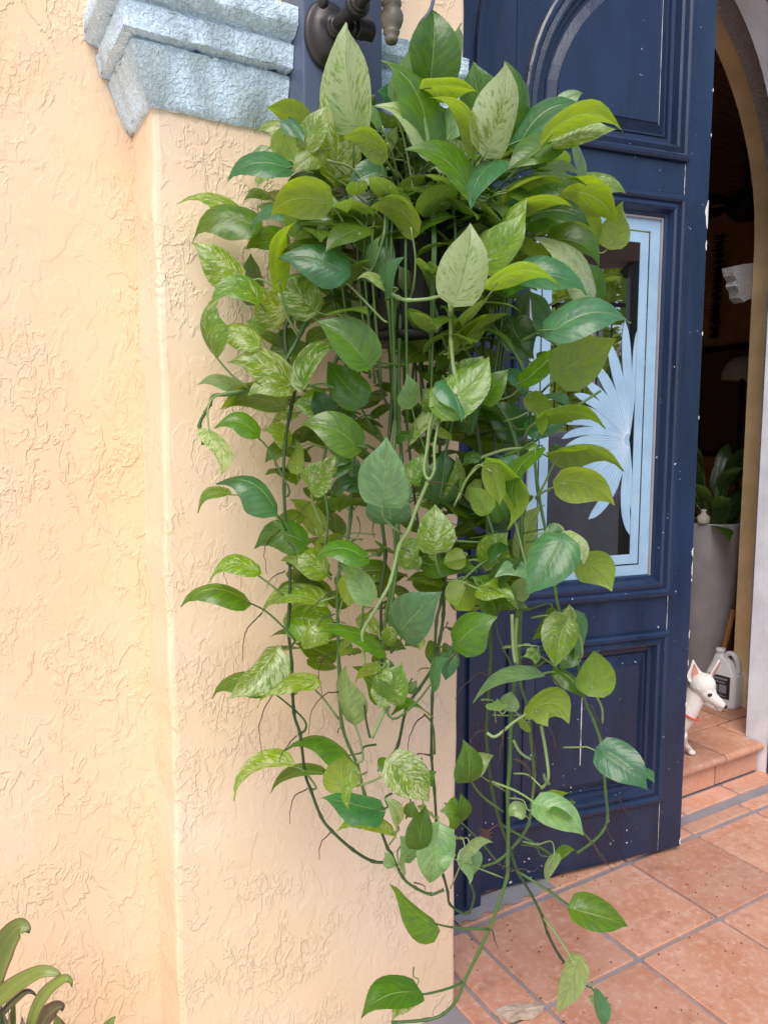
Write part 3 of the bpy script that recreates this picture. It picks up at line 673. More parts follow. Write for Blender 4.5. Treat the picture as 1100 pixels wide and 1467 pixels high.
DATA = r'''@250 80
925 655 848 105 230 v 3 20 P 960 740 985 780
760 520 885 285 130 v 2
830 545 672 660 120 v 2 0
745 385 525 300 130 y 3 20
730 460 470 440 115 v 4 30
650 375 742 505 90 b 2
620 440 690 615 170 y 3
640 640 300 730 125 b 3 45
520 540 400 690 95 l 5
530 650 475 755 75 v 5
530 790 402 825 62 v 4 10 P 560 820 585 850
590 885 475 862 60 g 5
862 835 553 920 205 y 1 55 P 920 880 985 990 1040 1100
890 690 650 720 110 d 4
435 1000 15 852 105 v 4 70
452 970 105 1058 165 g 3 70 P 470 1020 500 1060
725 905 435 990 88 b 3 20
915 865 690 1030 130 g 2 20
@450 0
235 700 190 135 250 w 2 25 P 225 860 225 1000
665 460 680 60 265 g 3
770 500 845 135 105 l 4 10
465 555 550 290 105 l 3 20 P 500 650
455 555 360 520 95 b 4
650 800 380 350 165 g 2 50
650 860 345 605 130 w 2 20
405 875 160 790 140 y 1 35 P 440 960 480 1030
925 855 665 560 105 y 1 60 P 915 960 890 1100
650 500 935 525 105 y 2
880 1085 515 858 150 g 1 60
870 930 660 850 165 v 3
720 950 895 930 75 l 2
590 700 480 480 130 d 4
775 780 800 580 110 l 4
385 980 195 1085 125 b 3 20
260 690 355 535 110 d 4
360 720 245 585 50 l 3
500 420 630 440 60 d 4
90 950 -40 1010 100 d 3
430 840 480 720 60 v 4
800 900 850 700 120 d 5
@660 60
190 690 60 960 175 b 1 -20
130 450 70 110 220 g 4
300 480 255 110 190 g 3 30
165 590 250 108 230 w 1 10 P 135 650 110 700 90 800
350 560 700 365 130 b 3 50
570 370 700 295 85 l 4 20
500 530 930 515 130 y 1 60 P 450 620 360 690 258 798
560 560 890 500 110 v 2 -20
520 560 260 735 170 g 2 -20
290 850 720 825 130 v 3 50
690 780 612 555 60 l 4
265 862 605 822 48 y 2 10
520 860 905 1065 220 y 4 60
700 790 945 870 110 v 5 20
890 1060 932 910 70 y 5
280 990 645 950 85 y 2 40
360 980 250 900 100 b 3
365 1010 738 1050 150 d 3 30
225 1115 378 888 115 v 1 -15
60 740 10 640 90 l 4
@250 310
365 333 100 148 165 v 3 0
465 468 210 480 130 v 3 60 P 490 500 530 560
595 390 700 25 105 y 2 -30 P 620 480 650 580 712 690
480 470 440 210 130 d 5
630 560 495 400 210 v 4 -20
960 310 600 243 190 b 1 30 P 900 360 840 370
640 165 405 190 130 g 4 20
790 530 590 340 190 v 3
1090 830 812 602 210 g 1 30 P 1230 845 1330 860
222 765 300 445 120 v 2 -60 P 230 790 330 910 430 985
465 725 215 740 130 v 3 60 P 540 800 600 860
495 660 410 600 70 v 4 20 P 520 740 610 860
655 955 300 835 180 v 3 30 P 700 945
395 985 130 968 90 l 4 20
605 1060 290 1100 130 y 4 20
700 770 540 770 190 d 5 0
735 960 1010 760 110 v 2 60
1060 1050 880 830 190 g 3 -20 P 1075 1110 1160 1250
870 1090 680 1080 160 v 3
1080 560 850 465 100 d 4 30
1090 560 1010 480 90 v 4
760 620 700 560 90 d 5
900 100 1030 60 150 d 5
1030 1040 900 1100 90 d 4
@450 220
575 430 310 310 150 y 1 55 P 580 600 570 760 550 830
700 380 520 190 120 v 3 30
110 280 -20 360 110 v 4
400 340 110 290 120 d 4 20
350 700 450 440 170 l 2 -20
305 640 385 480 70 l 2 -15
420 790 520 590 85 b 1 -10
420 760 240 722 60 l 1 20
590 440 820 362 60 g 2 10
660 560 760 300 150 d 4 P 640 700 640 800
670 560 720 440 120 l 4
820 815 895 395 250 w 0 10 P 790 900 785 1080
960 530 1060 428 90 w 2
610 600 560 460 110 d 4
600 830 560 680 200 d 5
650 950 760 820 130 d 5
400 420 230 440 80 d 4 30
700 300 900 280 90 l 4
540 760 480 640 80 l 3
@660 300
185 420 575 445 95 y 0 70 P 110 560 0 690
260 470 440 470 110 g 2 60 P 130 540 0 630
130 300 370 10 190 v 1 -60
350 385 715 495 150 b 2 25
745 480 420 165 150 w 3 30
370 180 510 290 70 y 3
530 170 790 330 130 g 4 40
780 500 680 300 110 g 5 20
540 690 970 655 190 b 0 45
545 710 370 450 120 b 3 -20
340 610 360 450 80 d 4
570 940 890 740 250 y 1 0 P 500 1010 455 1055
370 980 600 770 110 g 2 -20
0 990 130 840 150 v 2 0
-40 1060 130 850 100 v 2
140 1090 275 915 130 g 2
290 640 420 860 190 d 4 -30
560 720 600 830 80 b 3
30 770 270 600 60 y 2 10
640 60 800 200 200 y 5
860 200 920 0 160 y 5
290 930 370 1080 90 b 4
@450 440
235 795 0 660 200 g 1 20
110 950 250 900 70 d 3
60 960 130 850 90 v 3
75 600 0 480 120 d 3
180 640 120 500 110 d 4
400 1100 415 740 260 l 0 10 P 395 1200 500 1300
720 555 1000 280 230 v 1 -70 P 670 700 640 930 660 980
760 440 840 660 110 b 1 10
560 560 530 380 110 l 2 P 580 660 640 830
850 590 975 290 110 w 2 -30
900 680 1100 380 100 b 3 20
560 750 840 650 110 v 3 30
480 740 570 750 80 d 3
560 990 620 830 130 v 3 20 P 545 1100
720 700 790 770 50 y 2
720 1090 740 820 190 d 3 P 
800 1080 810 850 90 v 3
480 1090 520 960 140 b 2
200 980 210 830 110 d 4
120 1055 255 1000 75 d 2 20
500 120 670 250 130 y 4 -20
760 260 850 120 90 d 4
800 250 1100 45 90 y 2 -30
700 560 620 470 150 v 3
950 800 1050 560 200 d 5
600 620 500 560 110 d 5
@250 560
200 235 270 485 135 w 2 25 P 190 130 215 50 270 20 400 -5
600 80 260 105 130 y 4 30
650 -30 420 30 130 v 3 30
465 240 230 215 110 g 3 50 P 530 320 610 470 655 560 650 600 625 600
640 310 500 230 110 v 4 50
690 130 560 170 60 v 4
570 665 240 535 160 b 2 70 P 610 740 640 800
300 580 135 700 60 v 3 40 P 430 610 570 710 650 790
730 860 455 905 170 g 4 70 P 800 940 900 1060
860 1030 610 975 150 v 4 40 P 900 1080
820 800 660 620 110 y 5 P 840 880
780 535 900 380 160 v 2 -20 P 790 630 860 800
700 450 690 270 80 y 4
865 515 700 480 60 y 4
1035 315 722 195 190 g 1 40
1050 540 910 575 80 d 2 20
990 370 920 440 70 d 3
960 660 900 570 100 y 5
1050 500 980 400 90 v 5
465 1025 200 1100 100 v 2 60 P 550 1110 620 1170
950 840 850 870 50 y 5
870 860 800 930 80 y 5
@450 660
285 555 0 575 120 g 1 60
440 340 430 150 230 b 2
160 600 330 590 80 d 3
310 790 150 600 130 l 1 20 P 280 850 270 980
210 680 200 840 130 y 3 P 170 780 135 900
500 975 735 750 240 b 1 10 P 490 1040 440 1100
400 1020 490 970 100 v 2
590 1000 600 1090 60 v 3
280 890 370 1010 90 v 4
380 1070 30 985 100 g 2 20 P 
490 580 640 450 150 v 3 20 P 450 700 420 760
690 500 690 250 190 v 1 -10 P 700 580 720 650
680 540 660 555 60 v 2
850 560 740 590 110 y 3
580 560 600 640 60 l 4
660 600 940 640 110 g 4 20
870 720 820 860 170 y 3
1040 870 900 660 130 g 3
950 740 1150 800 110 v 2 20
820 1050 1050 895 210 g 1 20 P 810 1100 760 1170
1030 700 1200 560 110 d 2
-20 960 80 1050 170 v 3
150 1060 220 1100 80 y 4
1010 40 1060 260 110 y 1 P 940 25 880 100 800 260
620 250 680 310 50 v 4 20
990 280 880 150 120 y 3 P 1030 440 1050 500
@660 540
20 180 100 -30 110 w 2 -30
330 310 120 200 180 d 4 30
20 200 50 290 40 v 3
400 110 440 270 120 y 2 40
450 230 465 335 50 y 2
480 220 830 295 90 y 2 40 P 400 280 360 350
470 110 620 190 60 b 4 30
400 300 640 260 130 b 3 20
550 420 935 540 100 y 2 70 P 520 520 480 610 430 700
575 595 880 738 190 y 1 40 P 480 655 430 690
550 430 540 380 60 g 3
190 500 270 880 160 y 1 60 P 130 495 30 590 -10 700
430 430 310 750 110 g 1 -40
300 530 230 450 120 b 3
450 420 380 450 80 g 2
100 460 30 520 70 g 3 30 P 280 410 400 415
60 640 200 740 130 y 4 P 150 770 205 970
160 620 130 560 80 d 5
190 1080 270 890 190 v 3 -30
360 1010 480 730 110 l 4 -20 P 360 1040
250 800 190 700 120 g 4
@640 760
650 60 458 370 240 b 0 20
690 20 780 200 110 w 1 30 P 
650 10 560 60 120 b 2
780 180 945 350 190 y 2 30
490 245 275 270 110 l 2 40 P 440 150 390 -50
400 380 460 260 100 l 3
360 415 130 265 100 g 3
390 410 200 320 90 v 2 30
150 340 40 420 180 y 4
280 460 150 330 90 g 4 20 P 300 620 380 790
680 520 620 785 180 v 1 -30 P 750 580 775 700 755 740
600 470 490 630 80 g 3 -30
700 510 700 420 70 v 2 10
730 600 700 500 60 b 3
740 500 700 780 60 b 3
520 690 440 720 80 v 2 -10
500 700 500 770 50 v 2
640 740 690 670 70 y 3
820 910 840 690 190 y 2 30 P 885 1010 890 1100
640 800 790 980 90 g 3
720 700 650 800 110 g 3 P 
500 830 150 990 80 l 2 30 P 600 810 640 830
350 1020 370 920 100 l 2
270 1030 290 960 100 l 2 P 280 1100
490 1030 700 1110 200 y 1 90 P 540 1000
10 720 -10 860 90 b 3
300 60 260 200 90 d 3
@250 780
400 310 40 360 130 g 3 50 P 520 380 640 490 690 550 670 578
830 330 490 415 100 v 4 60
660 430 900 560 230 v 4 60
570 625 310 885 180 v 3 -40 P 640 680 690 800 700 850 670 860
530 805 220 885 110 g 4 50 P 620 890 740 1000 750 1060 710 1090
790 790 475 935 95 v 3 60 P 850 880 940 1000
1010 1000 985 690 140 l 4 -20 P 1060 1110 1080 1230 1040 1250
1000 570 950 640 70 y 4
@300 1020
440 290 145 510 90 v 3 50 P 530 330 610 430 580 445
640 345 350 470 70 g 4 50
800 250 430 230 80 g 4 60
770 430 775 250 190 y 2 -10 P 
800 420 800 560 50 v 1
960 560 640 490 150 b 3 -30
1030 700 720 690 90 v 3 30
@450 880
430 420 370 540 150 v 2
390 470 220 300 110 g 3 20
410 460 500 270 190 v 2 20 P 440 480 420 560
360 330 235 405 50 y 1 25
370 330 440 410 70 v 1 20
670 395 770 250 100 b 1 20 P 580 510 450 600 380 480
540 440 590 380 50 g 3
650 570 440 580 60 g 3 30 P 680 640 690 800
450 860 660 1075 210 v 1 20 P 350 950 240 985
430 850 360 900 100 g 2
640 950 700 900 90 g 3
640 930 590 880 60 g 4
880 945 850 715 150 g 2 10 P 960 1040 1080 1130
885 900 1030 810 110 l 3 10 P 990 950 1090 1010
@500 1060
640 460 520 410 150 g 3 30 P 750 580 840 690
400 600 440 370 130 g 2 -20
380 650 290 550 130 l 3
290 460 200 335 80 w 3 10 P 270 540 230 600
340 430 370 350 80 g 3
430 420 430 360 70 v 3
510 520 460 820 190 l 2 -10
520 660 610 660 120 l 2 P 700 720 880 790
300 740 330 660 60 l 3
640 660 830 590 70 l 2 30 P 620 760 580 850
670 640 690 830 70 l 3
700 640 710 780 100 l 3
480 1060 232 830 100 g 1 -50 P 600 1075 800 1085
250 720 200 640 60 l 3
@660 960
815 470 1070 688 200 b 1 20 P 800 430
810 480 990 560 90 v 1 20
1010 560 1110 650 60 b 2
455 800 620 705 90 v 2 10
450 780 705 950 160 l 1 10 P 330 700 180 640
620 830 490 815 35 g 1 10 P 700 930 750 990
600 820 660 755 45 g 2
360 800 275 840 90 l 2 20 P 390 850
0 860 0 705 90 g 3
370 300 340 330 90 y 3
400 270 390 190 60 y 2
490 650 480 590 25 l 2
@640 1150
740 615 1035 708 165 g 1 -20 P 690 580 560 490 400 390
745 915 635 1205 130 l 1 40 P 650 790 555 660
870 1110 900 1290 70 b 1 P 835 1070 800 1050
850 1110 845 1190 50 l 2
620 300 590 470 60 l 1 -20
620 310 740 275 60 g 2 20
@490 1230 4.641
480 890 125 1060 190 g 1 50 P 560 900 700 865 800 825
470 900 330 1080 110 v 2
'''
VINES = r'''@0 0 1
~ 3 3.0 g 545 400 500 400 462 402 450 435 432 475 418 502 402 525 375 547 357 558 330 565 307 567 301 580 295 590 286 610 292 637
~ 4 2.6 k 530 430 450 430 412 460 410 500 417 535 425 547 418 580 408 640 407 700 410 760 415 800 415 870 413 900 418 950 421 1020 430 1052 437 1107 445 1131 460 1170 475 1190 505 1217 534 1234 560 1235
~ 4 2.6 g 540 420 515 500 508 560 505 652 502 740 495 790 484 830 484 900 486 960 490 1039 512 1097 522 1137 540 1175 555 1215 560 1222 577 1257 595 1272 617 1281 635 1275
~ 4 2.4 g 520 440 480 520 470 620 462 680 470 735 467 775 460 800
~ 4 2.8 k 560 430 562 490 560 600 545 700 547 747 552 795 546 845 546 897 547 945 545 985
~ 3 2.8 g 566 430 564 490 565 560 567 605 562 660 558 700 565 760 567 820 560 867 556 930
~ 3 2.8 g 575 430 572 490 571 560 571 600 575 660 572 720 568 800 553 880 548 935
~ 1 2.2 l 635 562 617 602 612 640 607 672 614 687 622 672 622 640 629 600
~ 1 2.5 l 614 687 597 727 585 760 572 782 560 830 550 852 532 882 519 906 521 930 522 952
~ 2 2.8 l 555 945 556 1000 545 1030 533 1057
~ 4 2.6 k 600 480 605 560 620 700 630 800 635 845 635 880 630 915 620 955 600 987 582 1015 570 1067 557 1087
~ 4 2.2 k 640 500 632 600 628 720 640 800 632 860 625 890 622 955 619 1000 618 1080 622 1130 625 1185 625 1222 635 1255 641 1277 644 1295 660 1307 672 1307 679 1285 675 1267
~ 3 2.8 g 650 470 700 560 735 620 746 700 747 760 746 832 740 885 741 952 737 975 732 1035 730 1097 727 1135 728 1185 727 1235 726 1257 712 1300 700 1332 685 1365 664 1407 654 1432 636 1452 611 1461 561 1465
~ 4 2.4 g 660 470 720 560 742 640 748 720 752 800 746 870 745 972 757 1017 760 1060 765 1110 762 1145 757 1180 742 1205 715 1232 690 1242
~ 4 2.4 k 645 480 680 600 695 720 700 820 703 922 702 960 697 1047 699 1080 705 1132 717 1180 732 1222 742 1250 760 1280 777 1314 784 1337 802 1371 824 1395
~ 3 2.2 g 700 460 745 520 760 600 770 700 785 780 795 847 801 877 812 910 826 945 832 985 840 1010 850 1032 860 1062 863 1085 867 1135 870 1172 862 1192 847 1207 826 1222
~ 4 1.8 g 717 1180 732 1190 760 1205 790 1225
~ 1 2.6 w 555 417 570 426 585 430 620 427 645 417
~ 1 2.8 l 643 418 645 455 646 490 650 530 660 575
~ 2 2.0 l 448 326 487 362 525 385 540 400
~ 2 1.8 l 487 395 512 420 545 455 555 462
~ 1 2.4 g 558 262 553 300 550 335 540 370 530 390
~ 3 2.6 l 553 415 560 470 563 520
~ 3 2.6 g 620 430 640 500 660 540
~ 4 2.2 k 540 530 550 570 562 590 566 605
~ 4 2.2 g 625 480 600 500 570 525 520 522 480 512
~ 4 2.0 g 860 560 800 600 750 650
~ 3 2.4 l 663 665 720 645 755 642 762 640
~ 3 2.2 g 636 858 680 815 700 800 725 770
~ 3 2.0 g 652 775 700 778 725 780
~ 3 2.0 g 650 920 640 950 636 965
~ 2 2.6 l 740 885 738 920 741 952
~ 2 2.4 l 733 880 735 930 738 950
~ 3 1.8 k 530 1057 525 1035 522 1010
~ 2 2.2 l 775 1040 782 1080 785 1115 775 1130
~ 2 2.2 l 697 1050 710 1055 735 1035 755 1022
~ 3 2.2 l 735 1060 745 1078 760 1088
~ 3 2.0 g 660 560 640 640 630 720
~ 4 2.2 k 690 480 705 600 712 700 700 760 690 790
~ 5 2.4 g 600 470 590 560 600 640
~ 5 2.2 k 585 440 580 560 590 680 600 760
@250 560
^ 4 610 375 580 400 585 460
^ 4 720 285 680 295 655 335
^ 3 780 635 730 680 710 750
^ 3 610 795 540 860 515 930 530 1050
^ 3 1045 720 1065 780 1050 840
^ 3 650 860 690 920 705 990
@250 780
^ 3 640 150 560 190 530 240
^ 3 500 395 420 480 395 560 390 670
^ 3 640 585 580 620 560 670 565 715
^ 3 910 265 850 310 750 400 745 460
^ 3 920 400 850 430 810 480 800 540
^ 3 920 615 850 660 825 760 850 870
^ 3 940 845 860 860 790 950 765 1090
^ 3 650 835 570 860 510 960 485 1040 490 1110 500 1200
@300 1020
^ 3 500 135 450 190 405 260 400 310
^ 3 565 440 490 480 465 560 460 640
^ 3 695 690 640 750 630 850
^ 3 910 545 880 590 875 650
^ 3 735 120 740 95 770 90
@450 660
^ 2 340 335 335 400 345 445
^ 1 660 120 780 140 850 190 890 245
^ 1 500 500 540 520 560 555
^ 2 770 925 740 970 720 1020
@450 880
^ 2 1000 355 950 335 900 370 840 430 810 490
^ 2 980 665 930 680 890 730
^ 3 630 580 570 640 540 740 535 810
^ 3 670 805 590 800 550 830
^ 3 660 310 620 310 590 330
@500 1060
^ 2 465 90 400 80 350 110
^ 2 430 540 430 600 470 640 490 680
^ 2 370 820 420 830 440 860
^ 1 950 110 1010 150 1050 250
@660 960
^ 2 300 510 350 520 390 570 405 640
^ 2 740 200 790 300 825 440
^ 2 500 20 560 80 580 160 590 180
^ 2 250 330 230 450 210 560
^ 1 430 280 510 340 550 460
^ 2 900 730 930 780 960 830
^ 2 835 880 845 940 880 990
^ 2 760 995 800 1050 830 1100
^ 2 410 640 430 520 415 420 400 260
@640 1150
^ 2 840 240 880 310 950 385
^ 2 260 730 275 790 295 835
^ 2 350 400 430 380 500 395 520 365
^ 2 290 350 340 370 400 390
'''
POT = at(600, 408, 1.355)
plant = empty('hanging_plant', (POT.x, POT.y, POT.z), label='large variegated trailing pothos in a black hanging pot, vines almost reaching the floor', cat='hanging plant')
def dmax(x, y):
    d = ray(x, y); D = 1.39/d.y
    return D-.035 if (D*d.x < 1.02) else 1.62
def depth(d, x, y, j=.012): return min(1.10+.052*d+random.uniform(-j, j), dmax(x, y))
M['petiole'] = plain('pale_green_stalk', (.21, .30, .11), .4, Subsurface_Weight=.0)
M['petiole2'] = plain('green_stalk', (.065, .135, .03), .38)
M['stem_k'] = plain('dark_olive_vine', (.035, .065, .018), .45)
M['root'] = plain('brown_aerial_root', (.055, .032, .022), .7)
PM = {'l': M['petiole'], 'w': M['petiole'], 'g': M['petiole2'], 'k': M['stem_k']}
ox = oy = 0; sc = 4.0; rows = []
for ln in DATA.strip().splitlines():
    ln = ln.strip()
    if not ln: continue
    if ln[0] == '@':
        a = ln[1:].split(); ox, oy = float(a[0]), float(a[1]); sc = float(a[2]) if len(a) > 2 else 4.0; continue
    head, _, pet = ln.partition('P'); a = head.split()
    bx_, by_, tx_, ty_, wd = [float(q) for q in a[:5]]
    rows.append((ox+bx_/sc, oy+by_/sc, ox+tx_/sc, oy+ty_/sc, wd/sc, a[5], float(a[6]), (float(a[7]) if len(a) > 7 else 0)/sc, [(ox+float(pet.split()[i])/sc, oy+float(pet.split()[i+1])/sc) for i in range(0, len(pet.split())-1, 2)]))
spare = max(0, len(rows)-300)          # past 300 the deepest shaded ones are joined into the foliage mass
hidden = set(sorted(range(len(rows)), key=lambda i: (rows[i][5] != 'd', -rows[i][6]))[:spare])
nleaf = 0; extra = []; ri = -1
for bx_, by_, tx_, ty_, wd, cc, dd, bow, pet in rows:
    ri += 1; D0 = depth(dd, bx_, by_); out = random.uniform(-.035, .012)
    D1 = min(max(D0+out, 1.02), dmax(tx_, ty_))
    B, T = at(bx_, by_, D0), at(tx_, ty_, D1)
    Dm = (D0+D1)/2; L = (T-B).length; Wa = wd*Dm/FPX*1.13
    r_ = math.acos(min(1, max(.30, Wa/(.72*L)))) if Wa < .72*L else .0
    r_ = max(r_, rad(random.uniform(8, 20)))
    W = Wa/math.cos(r_)
    ax = (T-B).normalized(); vw = (EYE-(B+T)/2).normalized(); N0 = (vw-ax*vw.dot(ax)).normalized(); Sx = ax.cross(N0).normalized()
    if abs(Sx.z) > .25: s_ = 1 if Sx.z > 0 else -1
    else: s_ = random.choice((-1, 1))
    if cc == 'y': N = -N0*math.cos(r_)+Sx*s_*math.sin(r_)
    else: N = N0*math.cos(r_)+Sx*s_*math.sin(r_)
    # sideways bow in the picture: positive = up (or right for upright leaves)
    dx, dy = tx_-bx_, ty_-by_; ln_ = math.hypot(dx, dy); px_, py_ = -dy/ln_, dx/ln_
    if abs(py_) > .55: sg = -1 if py_ > 0 else 1
    else: sg = 1 if px_ > 0 else -1
    bv = (RT*px_-UP*py_)*(sg*bow*Dm/FPX)*.8
    vs, fs, uvs = leaf_geo(B, T, N, W, arch=random.uniform(.05, .15)*(1 if cc != 'y' else 1), bow=bv, fold=random.uniform(.16, .50), curl=random.uniform(.12, .50), wav=random.uniform(.02, .11), sk=random.uniform(-.09, .09))
    me = leaf_mesh([(vs, fs, uvs)])
    if ri in hidden: extra.append(me); continue
    lf = link_mesh('leaf', me, M['leaf'], plant); nleaf += 1
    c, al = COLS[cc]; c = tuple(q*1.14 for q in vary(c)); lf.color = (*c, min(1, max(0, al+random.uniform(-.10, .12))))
    # its stalk
    P = [B+ax*.006-N*.0006]
    if pet:
        D = D0; m_ = len(pet)
        for k_, (x, y) in enumerate(pet): P.append(at(x, y, min(D0+(.03+.012*(5-dd) if dd < 4 else .01)*(k_+1)/m_, dmax(x, y))))
    else:
        tgt = Vector((POT.x, POT.y, max(B.z-.03, B.z*.6+POT.z*.4 if B.z > POT.z-.15 else B.z+.05)))
        ho = tgt-B; ho = ho.normalized()*min(.07, ho.length)
        P += [B-ax*.014+ho*.15, B+ho*.55-Vector((0, 0, .006)), B+ho-Vector((0, 0, .02))]
    r0 = .0019 if L > .06 else .0013
    cv = catmull(P, 4); n_ = len(cv)
    pt = MB().tube(cv, [r0*(.75+.5*i/n_) for i in range(n_)], 6).build('petiole', M['petiole'] if cc in 'lwyv' else M['petiole2'], lf, smooth=True)
vine_paths = []
ox = oy = 0; sc = 1.0
for ln in VINES.strip().splitlines():
    a = ln.split()
    if ln[0] == '@': ox, oy = float(a[0][1:]), float(a[1]); sc = float(a[2]) if len(a) > 2 else 4.0; continue
    dd = float(a[1])
    if a[0] == '~': rr, cc, q = float(a[2]), a[3], a[4:]
    else: rr, cc, q = 1.0, 'r', a[2:]
    pts = [(ox+float(q[i])/sc, oy+float(q[i+1])/sc) for i in range(0, len(q)-1, 2)]
    j0 = random.uniform(-.02, .02); P = []
    for i, (x, y) in enumerate(pts): P.append(at(x, y, min(1.115+.05*dd+j0+random.uniform(-.004, .004), dmax(x, y)+.012)))
    cv = catmull(P, 5); n_ = len(cv)
    if cc == 'r':
        R = [rr*1.2/FPX*(1.15-.8*i/n_) for i in range(n_)]
        cv = [p+Vector((random.gauss(0, .0006), random.gauss(0, .0006), random.gauss(0, .0004))) for p in cv]
        MB().tube(cv, R, 5).build('aerial_root', M['root'], plant, smooth=True)
    else:
        R = [rr*1.22/FPX*(1.1-.25*i/n_)*(1.0+(.32 if i % 5 == 0 and n_ > 20 else 0)) for i in range(n_)]
        MB().tube(cv, R, 8).build('vine', PM[cc], plant, smooth=True)
        vine_paths.append(cv)
# one mass of half-hidden leaves and stalks filling the crown round the pot
fill = []
for me_ in extra:
    fill.append(([v.co.copy() for v in me_.vertices], [tuple(p.vertices) for p in me_.polygons], None))
def filler(x, y, D, s_=1.0):
    B = at(x, y, D); a = random.uniform(0, 6.28); o_ = Vector((math.cos(a), math.sin(a), random.uniform(-.8, .5))).normalized()
    L = random.uniform(.06, .105)*s_; T = B+o_*L
    fill.append(leaf_geo(B, T, Vector((random.uniform(-.6, .6), random.uniform(-.9, .1), 1)), L*random.uniform(.55, .72), arch=.1))
k = 0
while k < 300:
    x, y = random.gauss(610, 105), random.gauss(300, 85)
    if ((x-610)/205)**2+((y-305)/165)**2 > 1 or (500 < x < 690 and 340 < y < 480 and random.random() < .9): continue
    filler(x, y, random.uniform(1.36, 1.60)); k += 1
for k in range(125):
    y = random.uniform(400, 960); filler(random.uniform(395+.05*(y-400), 650), y, random.uniform(1.33, 1.43), .75)
for k in range(150):
    y = random.uniform(430, 870); hwid = 75-35*(y-440)/420
    x = random.gauss(690, hwid*.55)
    filler(x, y, random.uniform(1.34, 1.50) if x > 665 else random.uniform(1.30, 1.42), .9)
for k in range(46):
    filler(random.uniform(470, 740), random.uniform(262, 335), random.uniform(1.17, 1.26), .9)
for k in range(48):      # leaves hanging in front of the pot's right and left sides
    x, y = (random.uniform(598, 720), random.uniform(320, 490)) if k % 3 else (random.uniform(430, 505), random.uniform(310, 470))
    filler(x, y, random.uniform(1.17, 1.23), .8)
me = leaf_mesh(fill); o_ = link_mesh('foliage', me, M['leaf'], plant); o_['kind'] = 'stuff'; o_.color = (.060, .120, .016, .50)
b = MB(); b2 = MB()
for k in range(70):       # stalks fanning out of the pot
    a = random.uniform(0, 6.28); r_ = random.uniform(.02, .11)
    p0 = POT+Vector((math.cos(a)*r_, math.sin(a)*r_, .10)); ln = random.uniform(.06, .17)
    o_ = Vector((math.cos(a)*random.uniform(.1, 1.0), math.sin(a)*random.uniform(.1, .9), random.uniform(.3, 1.1))).normalized()
    cv = catmull([p0, p0+o_*ln*.5+Vector((0, 0, .02)), p0+o_*ln-Vector((0, 0, .02*random.random()))], 4)
    (b if k % 3 else b2).tube(cv, .0019, 5)
for k in range(30):       # runners going over the rim and down
    a = random.uniform(0, 6.28); rr = .135
    p = [POT+Vector((math.cos(a)*.09, math.sin(a)*.09, .10)), POT+Vector((math.cos(a)*rr, math.sin(a)*rr, .11)), POT+Vector((math.cos(a)*(rr+.03), math.sin(a)*(rr+.03), .02)), POT+Vector((math.cos(a)*rr, math.sin(a)*rr, -.16-random.random()*.1))]
    b2.tube(catmull(p, 5), .0024, 6)
o_ = b.build('stalks', M['petiole'], plant, smooth=True); o_['kind'] = 'stuff'
o_ = b2.build('runners', M['petiole2'], plant, smooth=True); o_['kind'] = 'stuff'
# the pot, its rim, fibre liner and hanger wires
pb = MB().lathe((POT.x, POT.y, POT.z-.095), [(0, 0), (.088, 0), (.094, .006), (.098, .06), (.118, .17), (.126, .172), (.128, .192), (.120, .195), (.114, .175), (.0, .165)], 40)
pot = pb.build('pot', M['black'], plant, smooth=True)
sb = MB()
for k in range(28):
    a = 2*math.pi*k/28
    sb.tube([POT+Vector((math.cos(a)*.0995, math.sin(a)*.0995, -.035)), POT+Vector((math.cos(a)*.1185, math.sin(a)*.1185, .07))], .0016, 5)
sb.build('ribs', M['black'], pot)
MB().lathe((POT.x, POT.y, POT.z-.105), [(0, 0), (.10, .0), (.108, .012), (.104, .014), (.09, .004), (0, .004)], 32).build('saucer', M['black'], pot, smooth=True)
fb = MB()
for k in range(60):
    a = rad(random.uniform(150, 330)); p = POT+Vector((math.cos(a)*.121, math.sin(a)*.121, random.uniform(-.02, .06)))
    fb.tube([p, p+Vector((random.gauss(0, .006), random.gauss(0, .006), -random.uniform(.02, .06)))], .0007, 4)
q = fb.build('fibre', M['root'], pot); q['kind'] = 'stuff'
hook = at(606, 150, 1.33)
for k in range(3):
    a = rad(100+k*120); e = POT+Vector((math.cos(a)*.122, math.sin(a)*.122, .09))
    MB().tube(catmull([hook, hook.lerp(e, .35)+Vector((0, 0, .01)), hook.lerp(e, .7), e], 5), .0022, 6).build('hanger_wire', M['black'], plant, smooth=True)
MB().tube(catmull([at(640, -40, 1.29), at(624, -12, 1.29), at(616, 16, 1.29), at(601, 36, 1.29), at(590, 66, 1.30), at(590, 92, 1.31), at(601, 110, 1.32), at(606, 150, 1.33)], 5), .0034, 8).build('hanger_strap', M['slate'], plant, smooth=True)
MB().tube(catmull([at(640, -40, 1.29), at(640, -40, 1.29)+Vector((0, 0, .04)), Vector((.68, 1.139, 2.36))], 5), .004, 8).build('hook', M['iron'], plant, smooth=True)

